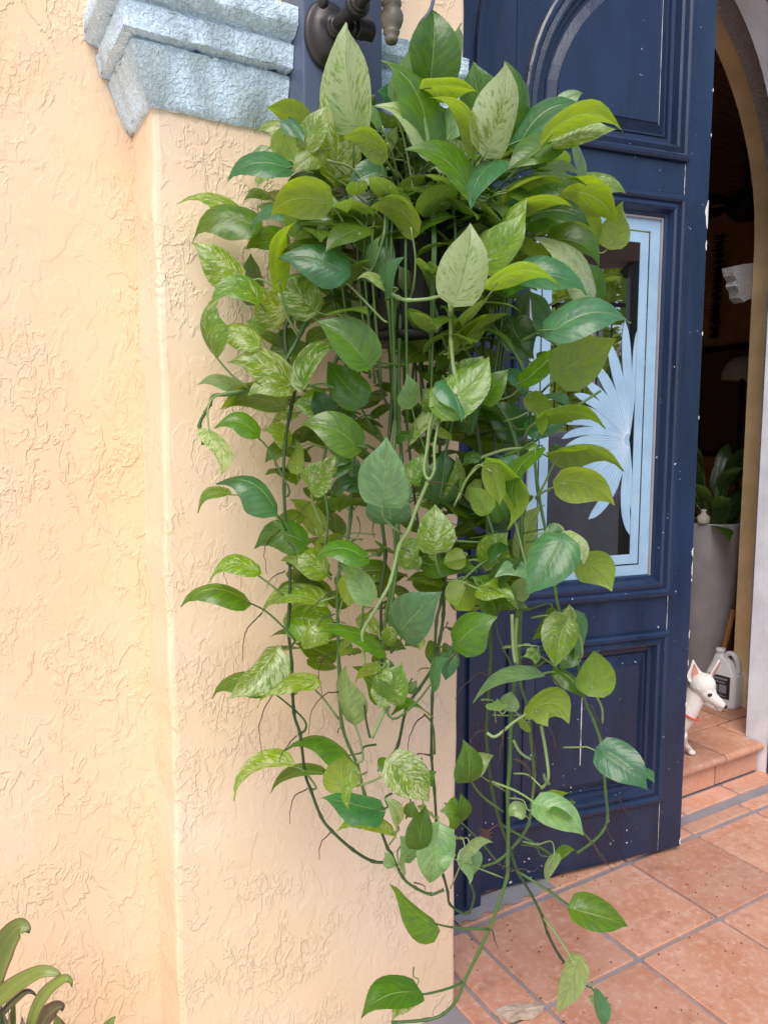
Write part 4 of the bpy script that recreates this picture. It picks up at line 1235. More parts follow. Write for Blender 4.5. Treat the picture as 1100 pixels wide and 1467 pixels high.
# plant in the tall planter
for k in range(34):
    a = random.uniform(0, 6.28); el = random.uniform(.05, 1.35); h = random.uniform(.03, .36)
    B = Vector((P0.x+math.cos(a)*.05, P0.y+math.sin(a)*.05, zt-.05+h)); o_ = Vector((math.cos(a)*math.cos(el), math.sin(a)*math.cos(el), math.sin(el)-.35)).normalized(); L = random.uniform(.13, .21)
    B = B+Vector((o_.x, o_.y, 0))*.07
    vs, fs, uvs = leaf_geo(B, B+o_*L, Vector((0, -.3, 1)), L*.42, arch=.12)
    lf = link_mesh('leaf', leaf_mesh([(vs, fs, uvs)]), M['leaf'], pl); lf.color = (.04, .10, .025, .35)
    MB().tube([Vector((P0.x, P0.y, zt-.045)), B*.6+Vector((P0.x, P0.y, zt))*.4, B], .004, 5).build('stem', M['petiole2'], pl)
bp_ = at(1007, 742, 3.72)
bt = empty('small_bottle', (bp_.x, bp_.y, zt), label='small clear pump bottle standing on the rim of the tall planter', cat='bottle')
MB().lathe((bp_.x, bp_.y, zt), [(0, 0), (.028, 0), (.03, .01), (.03, .035), (.014, .048), (.012, .055), (.013, .07), (0, .072)], 16).build('bottle', M['dimwhite'], bt, smooth=True)
# leaning wooden stick 
sk = empty('wooden_stick', at(1036, 930, 3.62), label='brown wooden stick leaning between planter and doorway', cat='stick')
s0, s1 = on_z(1030, 955, .13), at(1047, 885, 3.66)
MB().tube([at(1028, 960, 3.62), s1, s1+(s1-at(1028, 960, 3.62))*.15], .014, 8).build('stick', plain('brown_wood', (.33, .15, .05), .5), sk)

# ------------------------------------------------------------ wall lantern
lamp = empty('wall_lantern', (.67, 1.30, 2.1), label='aged bronze scroll lantern bracket on a slate blue backboard above the plant', cat='wall lamp')
MB().box(.589, 1.292, 1.955, .751, 1.389, 3.3).build('backboard', M['slate'], lamp, bevel=.003)
cc_ = on_y(468, 53, 1.2915)
mb = MB(); pr = [(.052, 0), (.054, .004), (.050, .009), (.047, .010), (.046, .018), (.036, .026), (.022, .031), (0, .032)]
vs = []
for r_, h in pr:
    for k in range(32):
        a = 2*math.pi*k/32; vs.append((cc_.x+r_*.86*math.cos(a), cc_.y-h, cc_.z+r_*1.12*math.sin(a)))
mb.add(vs, [(i*32+k, (i+1)*32+k, (i+1)*32+(k+1) % 32, i*32+(k+1) % 32) for i in range(len(pr)-1) for k in range(32)])
mb.build('canopy', M['iron'], lamp, smooth=True)
def xp(x, y, X=.668): d = ray(x, y); return EYE+d*(X/d.x)
a0 = Vector((cc_.x+.004, cc_.y-.025, cc_.z+.004)); LX, LY = .68, 1.139
dirr = (at(522, -6, 1.24)-a0)
armp = catmull([a0, a0+dirr*.5, a0+dirr, a0+dirr*1.7+Vector((0, 0, .03)), Vector((LX, LY, 2.42))], 5)
MB().tube(armp, .0125, 14).build('arm', M['iron'], lamp, smooth=True)
for f_, r_ in ((.02, .019), (.06, .022), (.10, .017), (.72, .019), (.78, .022), (.84, .018)):
    col = MB(); c = a0+dirr*f_; col.lathe(c, [(r_*.6, -.004), (r_, -.002), (r_, .003), (r_*.6, .005)], 18, axis=dirr)
    col.build('collar', M['iron'], lamp, smooth=True)
q = at(463, 3, 1.29); MB().ball(q, .010, .010, .010).build('knob', M['iron'], lamp, smooth=True)
# scroll: a flat band in the plane of the arm
sp = [(500, 20), (507, 24), (512, 36), (508, 50), (500, 54), (492, 47), (490, 36), (493, 24), (500, 16)]
sp = [(497, 38), (501, 30), (507, 34), (506, 46), (499, 50), (493, 42), (494, 28), (503, 20), (512, 26), (517, 40), (512, 54)]
strap = [(512, 54), (517, 40), (513, 24), (502, 18), (491, 24), (481, 42), (474, 62), (469, 84), (466, 106), (468, 128), (476, 145)]
for nm, q in (('scroll', strap), ('scroll', [(497, 38), (501, 30), (507, 34), (506, 46), (499, 50), (493, 42), (496, 30)])):
    cv = catmull([xp(x, y, .655) for x, y in q], 6); mb = MB(); vs = []; n_ = len(cv)
    for i, c in enumerate(cv):
        tg = (cv[min(i+1, n_-1)]-cv[max(i-1, 0)]).normalized(); X_ = Vector((1, 0, 0)); nn = tg.cross(X_).normalized()
        for a, h in ((-.0, .0028), (.002, .0036), (.026, .0036), (.028, .0028), (.028, -.0028), (.0, -.0028)): vs.append(c+X_*a+nn*h)
    mb.add(vs, [(6*i+k, 6*i+(k+1) % 6, 6*(i+1)+(k+1) % 6, 6*(i+1)+k) for i in range(n_-1) for k in range(6)]+[tuple(range(6)), tuple(range(6*n_-1, 6*n_-7, -1))])
    mb.build(nm, M['iron'], lamp)
zb = at(561, 59, 1.243).z
MB().lathe((LX, LY, zb), [(0, 0), (.009, .001), (.0115, .007), (.010, .011), (.0125, .014), (.014, .018), (.012, .022), (.016, .026), (.0195, .036), (.0195, .044), (.015, .054), (.0125, .057), (.0165, .060), (.0165, .064), (.0125, .067), (.013, .072), (.030, .082), (.034, .092), (.036, .098)], 28).build('finial', M['iron_worn'], lamp, smooth=True)
MB().lathe((LX, LY, zb+.094), [(.0, 0), (.036, 0), (.045, .012), (.048, .03), (.04, .034)], 28).build('base', M['iron'], lamp, smooth=True)
gb = MB(); 
for k in range(6):
    a, c = 2*math.pi*k/6, 2*math.pi*(k+1)/6
    gb.add([(LX+.044*math.cos(a), LY+.044*math.sin(a), zb+.129), (LX+.044*math.cos(c), LY+.044*math.sin(c), zb+.129), (LX+.07*math.cos(c), LY+.07*math.sin(c), zb+.29), (LX+.07*math.cos(a), LY+.07*math.sin(a), zb+.29)], [(0, 1, 2, 3)])
gb.build('glass', M['glass'], lamp)
MB().lathe((LX, LY, zb+.289), [(.078, 0), (.074, .012), (.04, .05), (.012, .07), (0, .075)], 24).build('roof', M['iron'], lamp, smooth=True)
MB().tube([(LX, LY, zb+.35), (LX, LY, 2.45)], .006, 8).build('hanging_rod', M['iron'], lamp)

# ------------------------------------------------------------ strap-leaved plant at the left foot of the wall
cord = empty('strap_leaf_plant', (.02, 1.32, 0), label='strap leaved plant with dark brown curled tips at the foot of the left wall', cat='plant')
st = NT('strap_leaf'); suv = st.n('UVMap').outputs[0]; ssp = st.n('SeparateXYZ', None, Vector=suv); su, sv = ssp.outputs['X'], ssp.outputs['Y']
oi = st.n('ObjectInfo'); edge = st.rng(st.math('ABSOLUTE', st.math('SUBTRACT', su, .5)), .36, .5)
strk = st.noise(st.n('CombineXYZ', None, X=st.math('MULTIPLY', su, 4.0), Y=st.math('MULTIPLY', sv, 1.2), Z=st.math('MULTIPLY', oi.outputs['Random'], 30.0)).outputs[0], 1.2, 4)
kc = st.mix(st.rng(strk, .4, .65, 0, .45), oi.outputs['Color'], (.26, .30, .06)); kc = st.mix(st.math('MULTIPLY', edge, .7), kc, (.16, .05, .03))
kc = st.mix(st.rng(sv, .84, .97), kc, (.035, .012, .014))
st.fin(kc, .38, spec=.5)
M['strap'] = st.m
def strap_leaf(pts, wpx, D, colr, N=Vector((0, -.4, 1))):
    cv = catmull([at(x, y, D+dz) for (x, y, dz) in pts], 6); n_ = len(cv); vs, uvs = [], []
    for i, c in enumerate(cv):
        v = i/(n_-1); tg = (cv[min(i+1, n_-1)]-cv[max(i-1, 0)]).normalized(); vw = (EYE-c).normalized()
        s_ = tg.cross(vw).normalized(); nn = s_.cross(tg)
        h = wpx*.42*D/FPX*(min(1, .55+v*1.2))*(1-max(0, v-.40)/.60)**.85 if v < .999 else .0004
        for j in range(5):
            q = j/2-1; vs.append(c+s_*h*q+nn*(h*.28*(abs(q)-.5))); uvs.append((j/4, v))
    fs = [(i*5+j, i*5+j+1, (i+1)*5+j+1, (i+1)*5+j) for i in range(n_-1) for j in range(4)]
    lf = link_mesh('leaf', leaf_mesh([(vs, fs, uvs)]), M['strap'], cord); lf.color = (*colr, 1)
G1, G2, BR, PU = (.12, .15, .025), (.15, .19, .03), (.12, .07, .04), (.20, .10, .12)
strap_leaf([(-22, 1490, .02), (-14, 1420, 0), (2, 1362, -.01), (24, 1330, -.02), (38, 1330, -.02), (43, 1337, -.02)], 44, 1.24, G1)
strap_leaf([(-50, 1500, .02), (-20, 1450, 0), (15, 1416, -.02), (55, 1393, -.03), (80, 1394, -.03), (90, 1404, -.03)], 30, 1.25, G2)
strap_leaf([(36, 1520, .02), (46, 1462, .0), (64, 1424, -.01), (90, 1403, -.02), (101, 1405, -.02), (104, 1415, -.02)], 21, 1.23, G2)
strap_leaf([(-30, 1500, .06), (5, 1450, .05), (32, 1424, .04), (45, 1421, .04), (55, 1429, .04)], 14, 1.28, (.03, .012, .014))
strap_leaf([(50, 1520, .05), (62, 1465, .04), (76, 1446, .03), (88, 1442, .03), (90, 1449, .03)], 30, 1.27, BR)
strap_leaf([(86, 1520, .02), (84, 1478, .01), (80, 1452, .0)], 26, 1.24, G1)
strap_leaf([(100, 1520, .04), (92, 1478, .03), (84, 1456, .03)], 18, 1.26, BR)
strap_leaf([(138, 1520, .02), (150, 1480, .01), (160, 1463, 0), (166, 1456, 0)], 20, 1.22, G2)
strap_leaf([(14, 1520, .0), (14, 1475, 0), (13, 1446, 0)], 6, 1.2, PU)
strap_leaf([(30, 1520, .0), (33, 1480, 0), (32, 1456, 0)], 18, 1.22, PU)
strap_leaf([(8, 1520, .05), (16, 1470, .05), (22, 1430, .05)], 20, 1.30, G1)
strap_leaf([(0, 1520, .03), (6, 1490, .03), (2, 1440, .03)], 34, 1.29, (.04, .06, .02))
for k in range(14):     # lower leaves and stems out of the frame
    a = k*2.4; p = Vector((.06+.05*math.cos(a), 1.29+.04*math.sin(a), -.01)); e = p+Vector((.16*math.cos(a), .07*math.sin(a), .26))
    MB().tube(catmull([p, p+Vector((0, 0, .15)), e], 4), .006, 6).build('stem', M['petiole2'], cord)

# ------------------------------------------------------------ dog
dc = on_z(987, 1081, .125)
dog = empty('dog', (dc.x, dc.y, .125), label='small white dog with pink pricked ears peeking out from behind the door', cat='dog')
DD = 2.90
def dg(x, y, dz=0): return at(x, y, DD+dz)
px1 = DD/FPX
def voxel(mb, name, mat, parent, vox, smooth_it=4):
    me = mb.mesh(name); o = bpy.data.objects.new(name, me); COL.objects.link(o)
    r = o.modifiers.new('r', 'REMESH'); r.mode = 'VOXEL'; r.voxel_size = vox
    s_ = o.modifiers.new('s', 'SMOOTH'); s_.iterations = smooth_it; s_.factor = .5
    bpy.context.view_layer.update(); dgp = bpy.context.evaluated_depsgraph_get()
    m2 = bpy.data.meshes.new_from_object(o.evaluated_get(dgp)); bpy.data.objects.remove(o)
    return link_mesh(name, m2, mat, parent, True)
body = MB(); B_ = body
hd = dg(1005, 981); right = RT; up = Vector((0, 0, 1)); tow = -Vector((FW.x, FW.y, 0)).normalized()
B_.ball(hd+up*.002, .051, .049, .045, 20, 14)
B_.ball(dg(1010, 990, -.012), .036, .040, .032, 16, 12)                       # cheeks
B_.ball(dg(1012, 982, -.020), .030, .031, .031, 16, 12)
B_.tube([dg(1013, 994, -.02), dg(1021, 1001, -.03), dg(1029, 1007, -.036), dg(1036, 1012, -.040)], [.032, .0235, .0190, .0130], 16)
B_.tube([dg(1012, 1003, -.012), dg(1024, 1013, -.025), dg(1033, 1018, -.03)], [.022, .013, .007], 12)            # jaw
B_.ball(dg(1015, 985, -.035), .014, .014, .009); B_.ball(dg(1000, 986, -.03), .013, .013, .01)  # brows
B_.tube([dg(1000, 985, .015), dg(992, 1002, .02), dg(981, 1022, .03), dg(966, 1037, .05)], [.042, .040, .043, .052], 18)  # neck
ch = dg(958, 1040, .06); rump = dg(885, 1032, .12)
B_.tube([ch+(ch-rump).normalized()*.03, ch, ch.lerp(rump, .35)+up*.004, ch.lerp(rump, .7)+up*.012, rump, rump+(rump-ch).normalized()*.035], [.03, .062, .066, .050, .058, .03], 20)
def leg(top, foot, r0, r1, side):
    k = top.lerp(foot, .5); B_.tube([top, k, foot+up*.02], [r0, r1*1.05, r1], 12)
    B_.ball(foot+up*.010+right*.006+tow*.006, .016, .016, .011)
foot = dc.copy(); foot.z = .127
leg(ch+right*.030+tow*.03-up*.02, foot, .030, .0115, 1)
f2 = foot-right*.03-tow*.07; leg(ch-tow*.03-up*.02, f2, .030, .0115, 1)
for s_ in (-1, 1):
    h0 = rump+tow*.03*s_-up*.01; kn = h0+right*.035-up*.045; hk = Vector((rump.x, rump.y, .18))+tow*.032*s_-right*.03; ft = Vector((hk.x, hk.y, .127))+right*.012
    B_.tube([h0, kn, hk, ft+up*.012], [.042, .027, .013, .011], 12); B_.ball(ft+up*.009+right*.012, .018, .015, .010)
B_.tube(catmull([rump-right*.04+up*.02, rump-right*.09+up*.05, rump-right*.11+up*.11, rump-right*.07+up*.14], 4), [.014]*5+[.012]*4+[.009]*3+[.006], 10)
# ears as part of the same surface
def ear(base, tip, wpx, nrm):
    ax = (tip-base).normalized(); s_ = ax.cross(nrm).normalized(); n_ = 9; vs = []
    for i in range(n_+1):
        v = i/n_; wd = max(.0035, wpx*px1/2*1.2*(1-v**1.7)**.85*(.85+.3*math.sin(math.pi*min(1, v*1.6)))); c = base.lerp(tip, v)-nrm*(.010*(1-v))
        for k in range(14):
            t_ = 2*math.pi*k/14; q = math.cos(t_); vs.append(c+s_*wd*q+nrm*(.0048*math.sin(t_)+.010*q*q*(1-v)))
    B_.add(vs, [(i*14+k, i*14+(k+1) % 14, (i+1)*14+(k+1) % 14, (i+1)*14+k) for i in range(n_) for k in range(14)]+[tuple(range(13, -1, -1)), tuple(n_*14+k for k in range(14))])
ear(dg(996, 976, -.005), dg(992, 945, .0), 21, (tow+right*.15).normalized())
ear(dg(1018, 972, -.005), dg(1030, 945, .0), 14, (right*.8+tow*.55).normalized())
ft_ = NT('white_dog_fur'); fc_ = ft_.coord(); fn = ft_.noise(fc_, 240, 4, .6, 1.0)
M['fur'] = ft_.fin(ft_.mix(ft_.rng(ft_.noise(fc_, 22, 3), .35, .7), (.78, .72, .66), (.80, .78, .76)), .8, ft_.bump(fn, .0025, .8), spec=.15)
voxel(body, 'body', M['fur'], dog, .0028, 7)
M['pink'] = plain('pink_inner_ear', (.62, .24, .20), .6)
def ear_in(base, tip, wpx, nrm, nm='inner_ear'):
    ax = (tip-base).normalized(); s_ = ax.cross(nrm).normalized(); vs = []; n_ = 8
    for i in range(n_+1):
        v = i/n_; wd = wpx*px1/2*(1-v**1.5)+.0003
        for q in (-1, 0, 1): vs.append(base.lerp(tip, v)+s_*wd*q+nrm*(.0078-.004*(1-q*q))*1.0)
    MB().add(vs, [(3*i+k, 3*i+k+1, 3*i+k+4, 3*i+k+3) for i in range(n_) for k in range(2)]).build(nm, M['pink'], dog, smooth=True)
ear_in(dg(995, 971, -.005), dg(992.4, 950, .0), 12, (tow+right*.15).normalized())
ear_in(dg(1020, 966, -.005), dg(1029, 949, .0), 6, (right*.8+tow*.55).normalized())
M['eye'] = plain('dark_eye', (.012, .010, .008), .15)
for x, y, dz, s_ in ((1016.5, 995.5, -.047, .0058), (1031, 994, -.02, .004)):
    MB().ball(dg(x, y, dz), s_*2.0, s_*1.3, s_*1.25).build('eye', M['eye'], dog, smooth=True)
MB().ball(dg(1038, 1012.5, -.042), .0085, .0085, .007).build('nose', M['eye'], dog, smooth=True)
MB().tube([dg(1038, 1019, -.040), dg(1030, 1018.5, -.044), dg(1022, 1013, -.046)], .0012, 6).build('mouth', M['eye'], dog)
cv = []; cn = dg(983, 1020, .026); cax = (dg(966, 1037, .05)-dg(992, 1002, .02)).normalized(); e1 = cax.orthogonal().normalized(); e2 = cax.cross(e1)
for k in range(25): cv.append(cn+(e1*math.cos(k*math.pi/12)+e2*math.sin(k*math.pi/12))*.0475)
MB().tube(cv, .0042, 8).build('collar', plain('orange_red_collar', (.75, .09, .03), .5), dog, smooth=True)

# ------------------------------------------------------------ white jug
JD = 3.33; jc = on_z(1036, 1009, .125)
jug = empty('plastic_jug', (jc.x, jc.y, .125), label='white plastic gallon jug with handle and dark label beside the dog', cat='jug')
M['hdpe'] = plain('white_jug_plastic', (.78, .79, .84), .35)
ja = rad(-82); JU = Vector((math.cos(ja), math.sin(ja), 0)); JV = Vector((-JU.y, JU.x, 0))   # JU: broad axis
def jp(a, b, z): return Vector((jc.x, jc.y, .1265))+JU*a+JV*b+Vector((0, 0, z))
secs = [(0, .070, .050, 0, 0), (.006, .074, .054, 0, 0), (.02, .075, .055, 0, 0), (.150, .075, .055, 0, 0), (.158, .073, .053, 0, 0), (.205, .050, .034, .008, 0), (.232, .026, .022, .026, 0), (.240, .020, .020, .028, 0)]
mb = MB(); vs = []; NN = 28
for z, a, b_, oa, ob in secs:
    pw = 5 if z < .16 else (3 if z < .22 else 2)
    for k in range(NN):
        t_ = 2*math.pi*k/NN; c, s_ = math.cos(t_), math.sin(t_)
        vs.append(jp(oa*-1+a*math.copysign(abs(c)**(2/pw), c), b_*math.copysign(abs(s_)**(2/pw), s_), z))
mb.add(vs, [(i*NN+k, i*NN+(k+1) % NN, (i+1)*NN+(k+1) % NN, (i+1)*NN+k) for i in range(len(secs)-1) for k in range(NN)]+[tuple(range(NN))[::-1], tuple((len(secs)-1)*NN+k for k in range(NN))])
mb.build('body', M['hdpe'], jug, smooth=True)
MB().lathe(jp(-.028, 0, .238), [(0, 0), (.021, 0), (.021, .004), (.018, .006), (.0215, .008), (.0215, .026), (0, .027)], 20).build('cap', M['hdpe'], jug, smooth=True)
hv = catmull([jp(-.004, 0, .214), jp(.010, 0, .246), jp(.036, 0, .246), jp(.056, 0, .215), jp(.064, 0, .168)], 5)
mb = MB(); vs = []; n_ = len(hv)
for i, c in enumerate(hv):
    tg = (hv[min(i+1, n_-1)]-hv[max(i-1, 0)]).normalized(); nn = tg.cross(JV).normalized()
    for a, h in ((-.016, 0), (-.013, .008), (0, .011), (.013, .008), (.016, 0), (.013, -.008), (0, -.011), (-.013, -.008)): vs.append(c+JV*a+nn*h)
mb.add(vs, [(8*i+k, 8*i+(k+1) % 8, 8*(i+1)+(k+1) % 8, 8*(i+1)+k) for i in range(n_-1) for k in range(8)])
mb.build('handle', M['hdpe'], jug, smooth=True)
M['label'] = plain('dark_label', (.02, .022, .03), .4); M['labelg'] = plain('grey_label_print', (.25, .27, .33), .5)
# label on the face towards the dog
def lab(a0, a1, z0, z1, off, mat, nm):
    s_ = -1
    c = [jp(a0, s_*(.0553+off), z0), jp(a1, s_*(.0553+off), z0), jp(a1, s_*(.0553+off), z1), jp(a0, s_*(.0553+off), z1)]
    d_ = JV*(.0006); MB().add(c+[p+d_ for p in c], [(0, 1, 2, 3), (7, 6, 5, 4), (0, 4, 5, 1), (1, 5, 6, 2), (2, 6, 7, 3), (3, 7, 4, 0)]).build(nm, mat, jug)
lab(-.050, .052, .045, .152, .0, M['label'], 'label')
for a0, a1, z0, z1 in ((-.04, .04, .132, .142), (-.03, .03, .118, .124), (-.035, -.005, .065, .105), (.002, .036, .072, .110), (-.035, .034, .055, .059)): lab(a0, a1, z0, z1, .0007, M['labelg'], 'label_print')

# ------------------------------------------------------------ cracked mortar chip lying on the tiles
ct = NT('broken_mortar'); cc2 = ct.coord()
M['flake'] = ct.fin(ct.mix(ct.rng(ct.noise(cc2, 40, 5, .7), .35, .65), (.46, .33, .24), (.60, .49, .39)), .9, ct.bump(ct.noise(cc2, 60, 5, .7), .004, 1))
zz = [(268, 645), (300, 612), (330, 588), (380, 582), (420, 566), (470, 578), (520, 570), (556, 590), (560, 606), (520, 640), (470, 660), (430, 668), (400, 664), (360, 678), (320, 668)]
zz = [(262/2.391*0+708, 0)] and [(640+x/4*1.0, 1150+y/4*1.0) for x, y in ((270, 1205), (300, 1190), (345, 1170), (400, 1160), (440, 1165), (490, 1155), (530, 1160), (557, 1178), (548, 1198), (500, 1230), (455, 1240), (420, 1238), (380, 1255), (345, 1250), (310, 1228))]
P_ = [on_z(x, y, .004) for x, y in zz]; k = len(P_); cen = sum(P_, Vector())/k
mb = MB(); T1 = [p+Vector((0, 0, random.uniform(.004, .007))) for p in P_]; T2 = [cen.lerp(p, .6)+Vector((0, 0, random.uniform(.006, .010))) for p in P_]
mb.add([Vector((p.x, p.y, .0015)) for p in P_]+T1+T2+[cen+Vector((0, 0, .007))], [(i, (i+1) % k, k+(i+1) % k, k+i) for i in range(k)]+[(k+i, k+(i+1) % k, 2*k+(i+1) % k, 2*k+i) for i in range(k)]+[(2*k+i, 2*k+(i+1) % k, 3*k) for i in range(k)])
tag(mb.build('mortar_flake', M['flake']), 'pale broken flake of mortar lying on the terracotta tiles', 'debris')
# crumbs and specks on the floor
cr = MB()
for k in range(420):
    x, y = random.uniform(1.03, 2.6), random.uniform(.75, 1.66)
    s_ = random.uniform(.0006, .0022); cr.ball((x, y, .002+s_*.4), s_*random.uniform(.8, 2), s_, s_*.6, 5, 3)
tag(cr.build('floor_crumbs', M['soil']), 'fine dark crumbs scattered on the floor tiles', 'debris', kind='stuff')

# dead dry leaf bits caught on the vines by the door
db = MB(); c = at(695, 1195, 1.28)
for k in range(46):
    v = Vector((random.gauss(0, 1), random.gauss(0, 1), random.gauss(0, 1))).normalized()
    db.tube([c+v*.002, c+v*random.uniform(.006, .017)+Vector((0, 0, -.003))], .0006, 4)
db.tube([c, c+RT*.014+UP*.012, c+RT*.021+UP*.016], .0009, 5)
q = db.build('dry_root_tuft', plain('dry_brown', (.11, .05, .03), .8), plant); q['kind'] = 'stuff'

# ------------------------------------------------------------ the yard behind the photographer (seen mirrored in the window)
def mir(x, y, D):
    V = at(x, y, D); return V-DN*2*((V-DO).dot(DN))
fm = NT('garden_leaf'); oi = fm.n('ObjectInfo'); gpos = fm.n('NewGeometry').outputs['Position']
gcol = fm.mix(fm.rng(fm.noise(gpos, 3.0, 3), .35, .65), (.20, .32, .03), (.40, .48, .05))
fm.fin(gcol, .5); tb = fm.n('BsdfTranslucent', None, Color=fm.mix(0.0, gcol, gcol)); mx2 = fm.n('MixShader', None, i0=.55, i1=fm.b.outputs[0], i2=tb.outputs[0]); fm.t.links.new(mx2.outputs[0], fm.out.inputs[0])
M['garden'] = fm.m; M['bark'] = plain('pale_bark', (.52, .48, .42), .8); M['asphalt'] = plain('asphalt', (.06, .06, .06), .9)
def cloud(mb, c, r, n, s_=.09):
    for k in range(n):
        d = Vector((random.gauss(0, 1), random.gauss(0, 1), random.gauss(0, 1))).normalized()*(random.random()**.45)
        p = c+Vector((d.x*r[0], d.y*r[1], d.z*r[2])); a = Vector((random.gauss(0, 1), random.gauss(0, 1), random.gauss(0, .6))).normalized()*s_*random.uniform(.6, 1.3); b_ = a.orthogonal().normalized()*s_*.45
        mb.add([p-a, p+b_, p+a, p-b_], [(0, 1, 2, 3)])
def tree(c, h, r, label):
    t_ = empty('garden_tree', (c.x, c.y, 0), label=label, cat='tree', group='garden trees behind the viewer'); top = Vector((c.x, c.y, h))
    tb_ = MB().tube(catmull([(c.x, c.y, -.02), (c.x+.05, c.y, h*.35), (c.x-.04, c.y+.03, h*.7), top], 4), [.14]*4+[.11]*4+[.07]*4+[.03], 10)
    for k in range(9):
        a = k*2.4; s0 = Vector((c.x, c.y, h*(.35+.06*k))); e = s0+Vector((math.cos(a)*r[0]*.75, math.sin(a)*r[1]*.75, .5)); tb_.tube([s0, s0.lerp(e, .5)+Vector((0, 0, .1)), e], [.05, .035, .012], 7)
    tb_.build('trunk', M['bark'], t_, smooth=True)
    mb = MB()
    for k in range(15):
        a = random.uniform(0, 6.28); q = top+Vector((math.cos(a)*r[0]*.6*random.random(), math.sin(a)*r[1]*.6*random.random(), random.uniform(-r[2], r[2]*.6)))
        cloud(mb, q, (r[0]*.5, r[1]*.5, r[2]*.35), 260)
    mb.build('crown', M['garden'], t_)
v = mir(880, 440, 10.5); tree(v, 2.8, (2.6, 1.8, 2.0), 'yellow green garden tree mirrored in the door window')
v = mir(1010, 430, 13); tree(v, 4.0, (2.2, 1.8, 1.8), 'garden tree behind the viewer, right of the mirrored porch post')
v = mir(760, 440, 14); tree(v, 4.2, (2.2, 1.8, 1.8), 'garden tree behind the viewer, far left of the mirrored window')
hg = MB()
for k in range(70):
    cloud(hg, Vector((-16+k*.5, -13.5+random.uniform(-.5, .5), random.uniform(.4, 2.4))), (.7, .6, .7), 120, .10)
tag(hg.build('hedge', M['garden']), 'unseen long green hedge added behind the viewer for green reflections', 'hedge')  # out of view, added so glossy surfaces reflect greenery instead of bare sky
# porch beam, dark post, white trunk-like column and iron fence
pb0, pb1 = mir(700, 362, 4.6), mir(1010, 352, 4.6)
porch = empty('porch_frame', (pb0.x, pb0.y, 0), label='dark porch beam and post mirrored in the door window', cat='porch')
ax_ = (pb1-pb0).normalized()
def beam(a, b_, w_, h_, nm, mat, par):
    d = (b_-a).normalized(); s_ = d.cross(Vector((0, 0, 1))); s_ = s_.normalized() if s_.length > .1 else Vector((1, 0, 0)); u_ = s_.cross(d)
    c = [a-s_*w_-u_*h_, a+s_*w_-u_*h_, a+s_*w_+u_*h_, a-s_*w_+u_*h_]; c += [p+(b_-a) for p in c]
    MB().add(c, [(0, 1, 2, 3), (7, 6, 5, 4), (0, 4, 5, 1), (1, 5, 6, 2), (2, 6, 7, 3), (3, 7, 4, 0)]).build(nm, mat, par, bevel=.008)
pb0.z = pb1.z = mir(860, 358, 4.6).z
beam(pb0-ax_*1.5, pb1+ax_*1.5, .10, .085, 'beam', M['dark'], porch)
q = mir(911, 500, 4.6); beam(Vector((q.x, q.y, -.02)), Vector((q.x, q.y, pb0.z-.086)), .032, .032, 'post', M['black'], porch)
q2 = mir(899, 392, 4.6); beam(q2, Vector((q.x, q.y, q2.z+.05)), .018, .03, 'bracket', M['black'], porch)
q = mir(862, 400, 8.0); wc = empty('white_trunk', (q.x, q.y, 0), label='pale slender tree trunk mirrored in the door window', cat='tree trunk')
MB().tube(catmull([(q.x, q.y, -.02), (q.x+.03, q.y, 1.5), (q.x-.02, q.y, 3), (q.x+.05, q.y, 5)], 5), .06, 12).build('trunk', M['bark'], wc, smooth=True)
f0, f1 = mir(700, 470, 7.2), mir(1000, 470, 7.2); fe = empty('iron_fence', (f0.x, f0.y, 0), label='black iron bar fence in front of the mirrored garden trees', cat='fence')
d_ = Vector((f1.x-f0.x, f1.y-f0.y, 0)); n_ = int(d_.length/.13); zt_ = mir(860, 432, 7.2).z
bar = MB().tube([(0, 0, -.0), (0, 0, zt_)], .009, 6).mesh('bar')
for k in range(n_):
    o_ = bpy.data.objects.new('bar', bar); COL.objects.link(o_); o_.parent = fe; o_.location = Vector((d_.x*k/n_, d_.y*k/n_, 0))
    if not bar.materials: bar.materials.append(M['black'])
for z in (.2, zt_-.03): beam(Vector((f0.x, f0.y, z)), Vector((f1.x, f1.y, z)), .015, .02, 'rail', M['black'], fe)
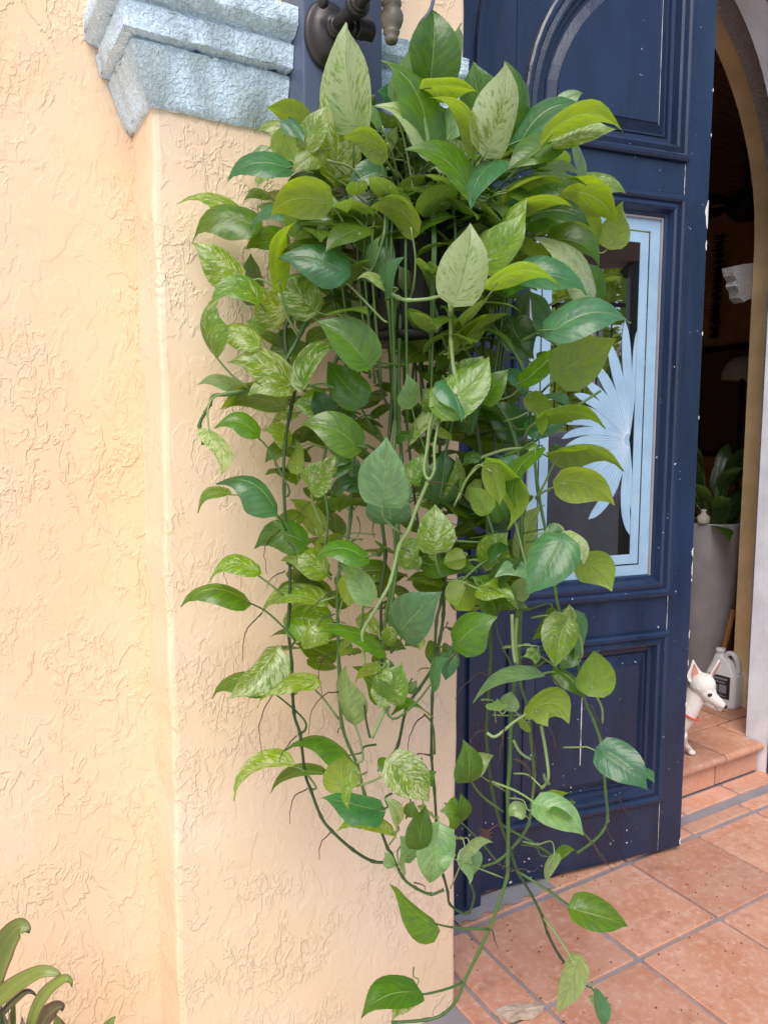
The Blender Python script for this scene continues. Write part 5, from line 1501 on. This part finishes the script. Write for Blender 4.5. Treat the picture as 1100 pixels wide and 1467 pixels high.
# parked car
cp0 = mir(845, 760, 6.4); cp0.z = 0
car = empty('parked_car', cp0, label='grey parked car with a red tail light, mirrored low in the door window', cat='car')
CU = ax_.copy(); CU.z = 0; CU.normalize(); CV = Vector((-CU.y, CU.x, 0))
def cpt(a, b_, z): return cp0+CU*a+CV*b_+Vector((0, 0, z))
side = [(-2.1, .30), (-2.12, .60), (-2.05, .86), (-1.55, .95), (-1.0, 1.38), (.35, 1.42), (1.05, .98), (1.95, .86), (2.15, .62), (2.12, .30)]
mb = MB(); k = len(side); vs = []
for b_, ins in ((-.82, .9), (-.74, 1), (.74, 1), (.82, .9)):
    for a, z in side: vs.append(cpt(a*ins if abs(b_) > .8 else a, b_*(.80 if z > 1.2 else 1), z if abs(b_) < .8 else (.32 if z < .4 else z-.06)))
mb.add(vs, [(r*k+i, r*k+i+1, (r+1)*k+i+1, (r+1)*k+i) for r in range(3) for i in range(k-1)]+[tuple(range(k)), tuple(range(4*k-1, 3*k-1, -1))]+[(r*k, (r+1)*k, (r+1)*k+k-1, r*k+k-1) for r in range(3)])
mb.build('body', plain('grey_car_paint', (.16, .17, .19), .3), car, bevel=.03)
for b_ in (-1, 1):
    MB().add([cpt(-1.35, b_*.745, .97), cpt(.92, b_*.745, 1.0), cpt(.32, b_*.635, 1.34), cpt(-.95, b_*.635, 1.32)]+[cpt(-1.35, b_*.765, .97), cpt(.92, b_*.765, 1.0), cpt(.32, b_*.655, 1.34), cpt(-.95, b_*.655, 1.32)], [(0,1,2,3), (7,6,5,4), (0,4,5,1), (1,5,6,2), (2,6,7,3), (3,7,4,0)]).build('window', M['black'], car)
    for a in (-1.3, 1.3):
        MB().lathe(cpt(a, b_*.84, .31), [(0, -.1), (.30, -.1), (.31, -.06), (.31, .04), (.20, .05), (.19, .03), (0, .04)], 24, axis=CV*b_).build('wheel', M['black'], car, smooth=True)
    for a in (-1, 1):
        MB().ball(cpt(a*2.08, b_*.60, .70), .06, .14, .07, rot=CU.to_track_quat('X', 'Z').to_matrix()).build('tail_light' if a < 0 else 'headlight', plain('red_lens', (.7, .01, .01), .2) if a < 0 else M['dimwhite'], car, smooth=True)
